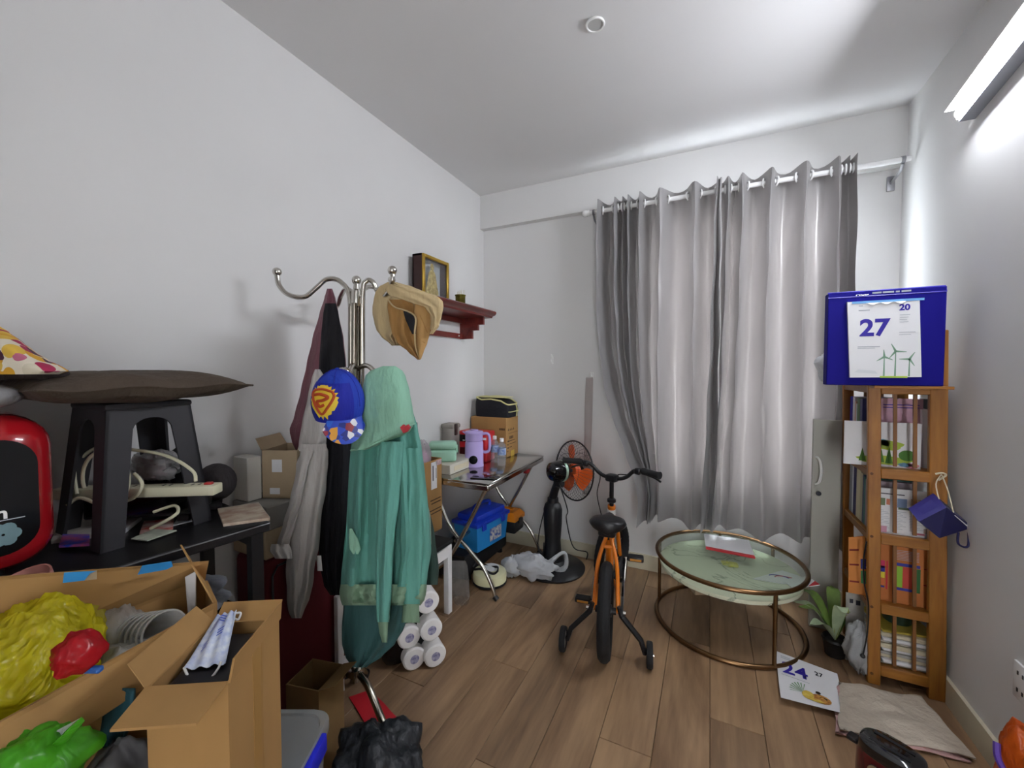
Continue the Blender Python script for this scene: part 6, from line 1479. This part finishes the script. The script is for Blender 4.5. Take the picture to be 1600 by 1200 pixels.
# black crate and bags under the desk end
cr_ = thing('storage_crate', 'black plastic crate under the far end of the black desk', 'crate', (-1.45, .76, 0))
CX0, CX1, CY0, CY1, CZ = -1.60, -1.28, .60, .74, .55
mb = MB()
build(MB().rbox(((CX0 + CX1) / 2, (CY0 + CY1) / 2, CZ / 2), (CX1 - CX0, CY1 - CY0, CZ), .012, 2), 'body', blackmat_m, cr_)
build(MB().rbox(((CX0 + CX1) / 2, (CY0 + CY1) / 2, CZ - .015), (CX1 - CX0 + .02, CY1 - CY0 + .02, .03), .006, 1), 'rim', black_m, cr_)
bz_ = W(352, 955, 1.235)
single(blob(V((-1.36, .68, CZ + .077)), (.11, .085, .07), 81, .22, 20, 3.4), 'rubbish_bag', 'shiny black plastic bag on the crate under the desk', 'bag', mk('black_film', '#0c0c0f', .12, bump=(40, .8, .02)), angle=180)
gc_ = thing('folded_cloth', 'folded pale grey cloth in clear wrap on the black plastic bag', 'cloth', (-1.36, .68, CZ + .15))
for k in range(2): build(blob(V((-1.36 - .01 * k, .675, CZ + .163 + .036 * k)), (.085 - .012 * k, .07, .022), 83 + k, .12, 14), 'fold', mk('grey_wrap%d' % k, '#8f919c', .35, var=(30, .2), bump=(60, .5, .01)), gc_)

# small brown carton and white board by the rack foot
sc2 = (-1.235, .965)
smc = carton('cardboard_box', 'narrow brown carton with one raised flap on the floor beside the rack leg', sc2, .13, .13, .33, R(12), card3_m, ((1, 70, .06),))
wbd = thing('folding_stool', 'folded white stool frame leaning on the dark red suitcase', 'stool', (-1.425, 1.27, 0))
for y in (1.235, 1.335): build(MB().rbox((-1.428, y, .215), (.026, .032, .43), .003, 1), 'leg', white_m, wbd)
for z in (.12, .415): build(MB().rbox((-1.428, 1.285, z), (.022, .07, .035), .003, 1), 'cross_bar', white_m, wbd)

# ================================================================ CLEAR STORAGE BIN with blue handles
def CF(l, d, z): return RGT * l + FWD * d + V((0, 0, z))
BL0, BL1, BD0, BD1, BZ = -.86, -.50, .60, 1.12, .45
bn = thing('storage_bin', 'clear plastic storage bin with blue handles under the foreground cartons', 'bin', CF((BL0 + BL1) / 2, (BD0 + BD1) / 2, 0))
frost = film('frosted_plastic', '#d5d8da', .42, .25, (8, .15, .004))
crz = YAW
bcx = CF((BL0 + BL1) / 2, (BD0 + BD1) / 2, 0)
mb = MB(); w, d = BL1 - BL0, BD1 - BD0
n = 32
def rr2(k, sc, z):
    pts = rrect(bcx + V((0, 0, z)), w * sc, d * sc, .05, RGT, FWD, 7); return pts
rows_ = [(.88, .002), (.9, .012), (.965, BZ - .05), (.97, BZ - .03)]
vs = []; 
for sc, z in rows_: vs += rr2(0, sc, z)
m_ = len(vs) // len(rows_); fs = [(i * m_ + k, i * m_ + (k + 1) % m_, (i + 1) * m_ + (k + 1) % m_, (i + 1) * m_ + k) for i in range(len(rows_) - 1) for k in range(m_)] + [tuple(reversed(range(m_)))]
build(MB().add(vs, fs), 'tub', frost, bn)
mb = MB(); vs = []
rows_ = [(1.0, BZ - .035), (1.01, BZ - .03), (1.01, BZ - .008), (.98, BZ), (.93, BZ), (.92, BZ - .006), (.90, BZ - .006)]
for sc, z in rows_: vs += rr2(0, sc, z)
fs = [(i * m_ + k, i * m_ + (k + 1) % m_, (i + 1) * m_ + (k + 1) % m_, (i + 1) * m_ + k) for i in range(len(rows_) - 1) for k in range(m_)] + [tuple((len(rows_) - 1) * m_ + k for k in range(m_))]
build(MB().add(vs, fs), 'lid', frost, bn)
blu = mk('handle_blue', '#2a2fd6', .35)
for l in (BL0 - .004, BL1 + .004):
    build(MB().rbox(CF(l, (BD0 + BD1) / 2 + .06, BZ - .03), (.018, .26, .05), .006, 2, crz), 'handle', blu, bn)
build(MB().rbox(bcx + V((0, 0, .20)), (w * .82, d * .82, .36), .03, 2, crz), 'contents', mk('bin_contents', '#8d8f8c', .8, var=(7, .6), col2='#4a4c52'), bn)

# ---------------- tall open carton with the face mask
fcx = (-.847, .453); frz = R(30.9); FH = .402; fw_, fd_ = .132, .185
tc2 = carton('cardboard_box', 'tall open cardboard carton holding a black item and face mask on the clear bin', fcx, fw_, fd_, FH, frz, card_m, ((0, 97, .075), (3, 38, .048), (1, 8, .04), (2, 42, .035)), z0=BZ + .006)
def FP(x, y, z): return V((fcx[0], fcx[1], BZ + .006)) + Matrix.Rotation(frz, 3, 'Z') @ V((x, y, z))
build(MB().box(FP(fw_ / 2 + .0006, 0, .2), (.0008, .03, .4), frz), 'tape', mk('brown_tape', '#a67f48', .3), tc2)
bi = thing('black_case', 'black soft case packed inside the tall open carton', 'case', FP(0, 0, .2))
build(MB().rbox(FP(-.002, 0, FH / 2 + .0), (fw_ - .014, fd_ - .016, FH - .03), .02, 3, frz), 'body', mk('black_soft', '#15151a', .45), bi)
mz = BZ + .006 + FH - .012
def mkp(u, v):      # pleated mask lying over the case, rising to its upper end
    q0 = [(285, 1048), (352, 1036), (369, 953), (338, 962)]
    p = [W(q0[0][0], q0[0][1], .735), W(q0[1][0], q0[1][1], .745), W(q0[2][0], q0[2][1], .86), W(q0[3][0], q0[3][1], .87)]
    b = p[0] * (1 - u) * (1 - v) + p[1] * u * (1 - v) + p[2] * u * v + p[3] * (1 - u) * v
    b.z = max(b.z, mz + .004); return b + V((0, 0, .003 * (math.sin(u * 19) ) + .010 * math.sin(math.pi * v) * math.sin(math.pi * u)))
ms = thing('face_mask', 'disposable white and blue face mask lying on the black case', 'mask', mkp(.5, .5) - V((0, 0, .02)))
mask_m = mk('mask_cloth', '#dfe4ee', .7, var=(70, .25), col2='#b3bfe0')
build(MB().grid(mkp, 18, 20, th=.0012), 'mask_body', mask_m, ms, angle=75)
for (u, v, s_) in ((.55, .75, .018), (.35, .55, .022), (.62, .45, .016), (.3, .25, .014)):
    c = mkp(u, v) + V((0, 0, .0015)); d1 = (mkp(u + .05, v) - mkp(u - .05, v)).normalized(); d2 = (mkp(u, v + .05) - mkp(u, v - .05)).normalized()
    for k in range(3): build(MB().add([c + d1 * (s_ * a) + d2 * (s_ * (b + k * .45)) + V((0, 0, .001)) for a, b in ((-.5, 0), (.5, .1), (.5, .3), (-.4, .22))], [(0, 1, 2, 3)]), 'blue_print', mk('mask_blue', '#5a6fd0', .6), ms)
build(MB().tube(catmull([mkp(.02, .02), W(300, 1064, .725), W(325, 1062, .725), W(340, 1046, .735), W(345, 1034, .745)], 7), .0022, 6), 'ear_loop', white_m, ms)
build(MB().tube(catmull([mkp(.95, .95), W(376, 958, .855), W(372, 968, .85), mkp(.95, .85)], 7), .0022, 6), 'ear_loop', white_m, ms)

# ---------------- big open carton with bags of plastic ware
lf2, rf2, rn2, ln2 = V((-1.16, .06, 0)), V((-1.135, .575, 0)), V((-1.01, .53, 0)), V((-.93, .02, 0))
RZ, RB = .87, BZ + .004
big = thing('cardboard_box', 'large open cardboard carton with blue tape flaps full of plastic bags', 'box', V((-1.06, .3, RB)))
mb = MB(); cs = [lf2, rf2, rn2, ln2]
def up_(p, z): return V((p.x, p.y, z))
for i in range(4):
    a, b = cs[i], cs[(i + 1) % 4]; nrm = V(((b - a).y, -(b - a).x, 0)).normalized() * -.005
    mb.prism([up_(a, RB), up_(b, RB), up_(b, RZ), up_(a, RZ)], nrm)
mb.prism([up_(p, RB) for p in cs], (0, 0, .006)); build(mb, 'body', card_m, big)
ft = [up_(lf2, RZ), up_(rf2, RZ), W(326, 877, .985), W(-70, 907, .66)]
build(MB().prism(ft, V((-.003, .002, 0))), 'flap', card_m, big)
build(MB().prism([up_(rf2, RZ), up_(rn2, RZ), W(300, 880, .96), W(284, 851, .985)], V((-.002, -.003, 0))), 'flap', card_m, big)
nf_ = [up_(ln2, RZ), up_(rn2, RZ), up_(rn2, RZ - .07) + V((.035, -.03, 0)), up_(ln2, RZ - .07) + V((.04, .02, 0))]
build(MB().prism(nf_, V((-.003, 0, -.003))), 'flap', card_m, big)
build(MB().prism([W(306, 893, .965), W(289, 902, .955), W(296, 990, .93), W(305, 985, .94)], V((-.004, .004, 0))), 'white_side', paper_m, big)
tpm = mk('sky_blue_tape', '#3fa0e8', .35)
def onflap(u, v):
    return ft[0] * (1 - u) * (1 - v) + ft[1] * u * (1 - v) + ft[2] * u * v + ft[3] * (1 - u) * v
def flap_at(px, py):           # intersect a pixel ray with the flap plane
    n = (ft[1] - ft[0]).cross(ft[2] - ft[0]); r = ray(px, py); return C0 + r * ((ft[0] - C0).dot(n) / r.dot(n)) - r.normalized() * .004
for q in (((98, 911), (132, 907), (151, 892), (100, 895)), ((215, 898), (260, 890), (270, 885), (268, 877), (222, 884))):
    build(MB().prism([flap_at(a, b) for a, b in q], V((-.001, .0006, 0))), 'tape', tpm, big)
build(MB().prism([flap_at(a, b) for a, b in ((132, 907), (151, 905), (151, 892), (140, 896))], V((-.001, .0006, 0))), 'torn_patch', card2_m, big)
single(MB().rbox((-1.05, .03, (BZ - .0) / 2), (.20, .15, BZ), .004, 1), 'cardboard_box', 'plain closed brown carton on the floor propping the large open carton', 'box', card3_m)
# contents
single(blob(W(40, 1050, .70), (.085, .10, .115), 91, .24, 54, 2.5), 'plastic_bag', 'bulging translucent yellow plastic bag in the large open carton', 'bag', film('yellow_film', '#e2d62c', .68, .12, (16, 1.0, .04)), angle=180)
single(blob(W(108, 975, .80), (.05, .045, .05), 95, .35, 18, 3.0), 'plastic_bag', 'knotted top of a yellow plastic bag beside the clear cups', 'bag', film('yellow_film_2', '#cfc24a', .65, .15, (20, .8, .03)), angle=180)
pk = W(28, 938, .83)
single(MB().lathe([(.001, 0), (.045, .0), (.062, .012), (.066, .03), (.063, .03), (.058, .014), (.043, .005), (.001, .005)], pk, 28, Matrix.Rotation(R(25), 3, 'X')), 'plastic_bowl', 'pink plastic bowl behind the yellow bag in the large carton', 'bowl', mk('pink_plastic', '#c98a80', .45))
single(blob(W(120, 1020, .655), (.032, .032, .032), 97, .3, 12, 2.8), 'wrapper', 'red plastic wrapper between the yellow bag and the clear cups', 'wrapper', film('red_film', '#c3202a', .9, .25), angle=180)
single(MB().rbox(W(138, 1046, .66), (.045, .012, .010), .003, 1, YAW), 'plastic_clip', 'small blue plastic lid under the red wrapper', 'lid', mk('mid_blue', '#2a5aa0', .4))
cupm = film('clear_cup', '#ececea', .42, .06, (5, .1, .002))
cup_ax = (RGT * .88 + V((0, 0, .1)) - FWD * .45).normalized(); Mc = V((0, 0, 1)).rotation_difference(cup_ax).to_matrix()
for k in range(7):
    c = W(205 + 8.5 * k, 990 - 1.0 * k, .86 - .004 * k)
    single(MB().lathe([(.026, -.05), (.030, -.02), (.037, .0), (.0395, .001), (.0395, .004), (.036, .003), (.029, -.02), (.025, -.048)], c, 26, Mc, caps=False), 'plastic_cup', 'clear plastic cup in the nested row inside the large carton', 'cup', cupm, 'nested clear plastic cups')
single(blob(W(178, 985, .86), (.06, .05, .055), 99, .3, 20, 3.0), 'plastic_bag', 'crumpled clear plastic bag around the cup bases in the large carton', 'bag', film('clear_film', '#dcdad6', .5, .08, (22, .9, .03)), angle=180)
single(blob(W(190, 1030, .80), (.05, .03, .025), 101, .3, 14, 3.0), 'plastic_wrap', 'scrap of crinkled white plastic wrap under the clear cups', 'wrap', film('white_film_2', '#dcdcdc', .6, .2), angle=180)

# ---------------- bags in front of the large carton
gb2 = thing('shopping_bag', 'bright green and white shopping bag in front of the large carton', 'bag', W(50, 1190, .62) - V((0, 0, .1)))
build(blob(W(40, 1196, .60) - V((0, 0, .015)), (.075, .07, .06), 111, .3, 24, 2.4), 'bag_body', film('green_film', '#57b52a', .95, .3), gb2, angle=180)
build(MB().grid(lambda u, v: W(72 + 55 * u + 4 * math.sin(v * 3), 1172 - 52 * u + (26 - 18 * u) * v, .60 + .02 * v), 12, 8, th=.002), 'handle', film('green_film_2', '#5fbf30', .97, .3), gb2, angle=80)
build(MB().grid(lambda u, v: W(85 + 40 * u, 1150 - 28 * u + 14 * (v - .5) * (1 - u), .615 + .01 * math.sin(u * 3)), 10, 5, th=.002), 'white_handle', film('white_film_3', '#e0e4de', .95, .3), gb2, angle=80)
single(blob(W(185, 1195, .70) - V((0, 0, .045)), (.075, .06, .075), 113, .28, 20, 2.4), 'grey_bag', 'grey plastic bag slumped on the clear bin in front of the large carton', 'bag', mk('grey_film', '#6d6d70', .35, var=(12, .3)), angle=180)
single(drape([(1075, 180, 212), (1100, 150, 212), (1130, 135, 205), (1160, 132, 195), (1185, 136, 190)], .735, .02, .006, 4, 115), 'teal_cloth', 'dark teal cloth hanging over the front of the large carton', 'cloth', cloth('teal_cloth', '#2a5560', .85), angle=75)

# ================================================================ FLOOR NEAR THE RACK
q = [onz(545, 1090, 0), onz(588, 1160, 0), onz(620, 1122, 0), onz(580, 1080, 0)]
single(MB().grid(lambda u, v: bilp(q, u, v) + V((0, 0, .003 + .004 * math.sin(u * 5 + v * 2) ** 2)), 8, 8, th=.0015), 'red_sheet', 'flat red plastic sheet on the floor under the coat rack leg', 'sheet', mk('red_sheet', '#c4202c', .45))
jb = CF(-.42, 1.27, 0)
jbx = thing('bundled_jacket', 'dark grey jacket bundled on the floor beside the clear bin', 'jacket', jb)
build(blob(jb + V((0, 0, .115)), (.16, .12, .15), 121, .30, 30, 1.9), 'cloth', cloth('charcoal_nylon', '#24272c', .5), jbx, angle=80)
build(blob(jb + RGT * .10 - FWD * .04 + V((0, 0, .06)), (.10, .08, .075), 123, .3, 20, 2.2), 'sleeve', cloth('charcoal_nylon_2', '#22262a', .5), jbx, angle=80)

# toilet rolls in their torn black pack
RD = 1.86; raxis = (FWD * .86 - RGT * .50).normalized(); RM = V((0, 0, 1)).rotation_difference(raxis).to_matrix()
rollm = mk('tissue', '#f2f0ee', .9, bump=(60, .4, .004)); corem = mk('violet_core', '#6f6c9a', .8, var=(60, .4), col2='#c9c6d8')
rp = [(648, 1043), (681, 1028), (640, 997), (675, 985), (670, 942)]
lo_z = None
for k, (px, py) in enumerate(rp):
    c = W(px, py, RD - .0 + (.02 if px > 660 else 0)); c.z = max(c.z, .054)
    t = thing('toilet_roll', 'white toilet roll with violet core in the torn black pack on the floor', 'toilet roll', c - V((0, 0, .053)), 'toilet rolls in the black pack')
    build(MB().lathe([(.019, 0), (.046, .0), (.053, .006), (.053, .094), (.048, .1), (.019, .1)], c, 28, RM), 'tissue', rollm, t)
    build(MB().lathe([(.001, .004), (.0195, .004), (.0195, .001), (.021, -.001)], c, 20, RM), 'core', corem, t)
c = W(660, 905, RD + .02)
t = thing('toilet_roll', 'topmost toilet roll with loose torn tissue in the black pack', 'toilet roll', c - V((0, 0, .05)), 'toilet rolls in the black pack')
build(MB().lathe([(.019, 0), (.043, .0), (.05, .006), (.05, .094), (.045, .1), (.019, .1)], c + raxis * .02, 24, RM), 'tissue', rollm, t)
build(MB().grid(lambda u, v: W(659 + 22 * u, 915 - 6 * u - 16 * v * (.6 + .4 * math.sin(u * 14) ** 2), RD - .01 - .01 * math.sin(u * 3)), 14, 6, th=.001), 'torn_tissue', rollm, t)
wr = thing('plastic_pack', 'torn black plastic wrapping around the toilet rolls', 'pack', W(640, 1060, RD + .15))
c0 = W(652, 1000, RD) + raxis * (.04 + .14) - RGT * .025
build(MB().rbox(V((c0.x, c0.y, .20)), (.235, .28, .395), .05, 4, YAW + R(30)), 'wrap', mk('black_wrap', '#121214', .25, bump=(12, .5, .02)), wr, angle=60)
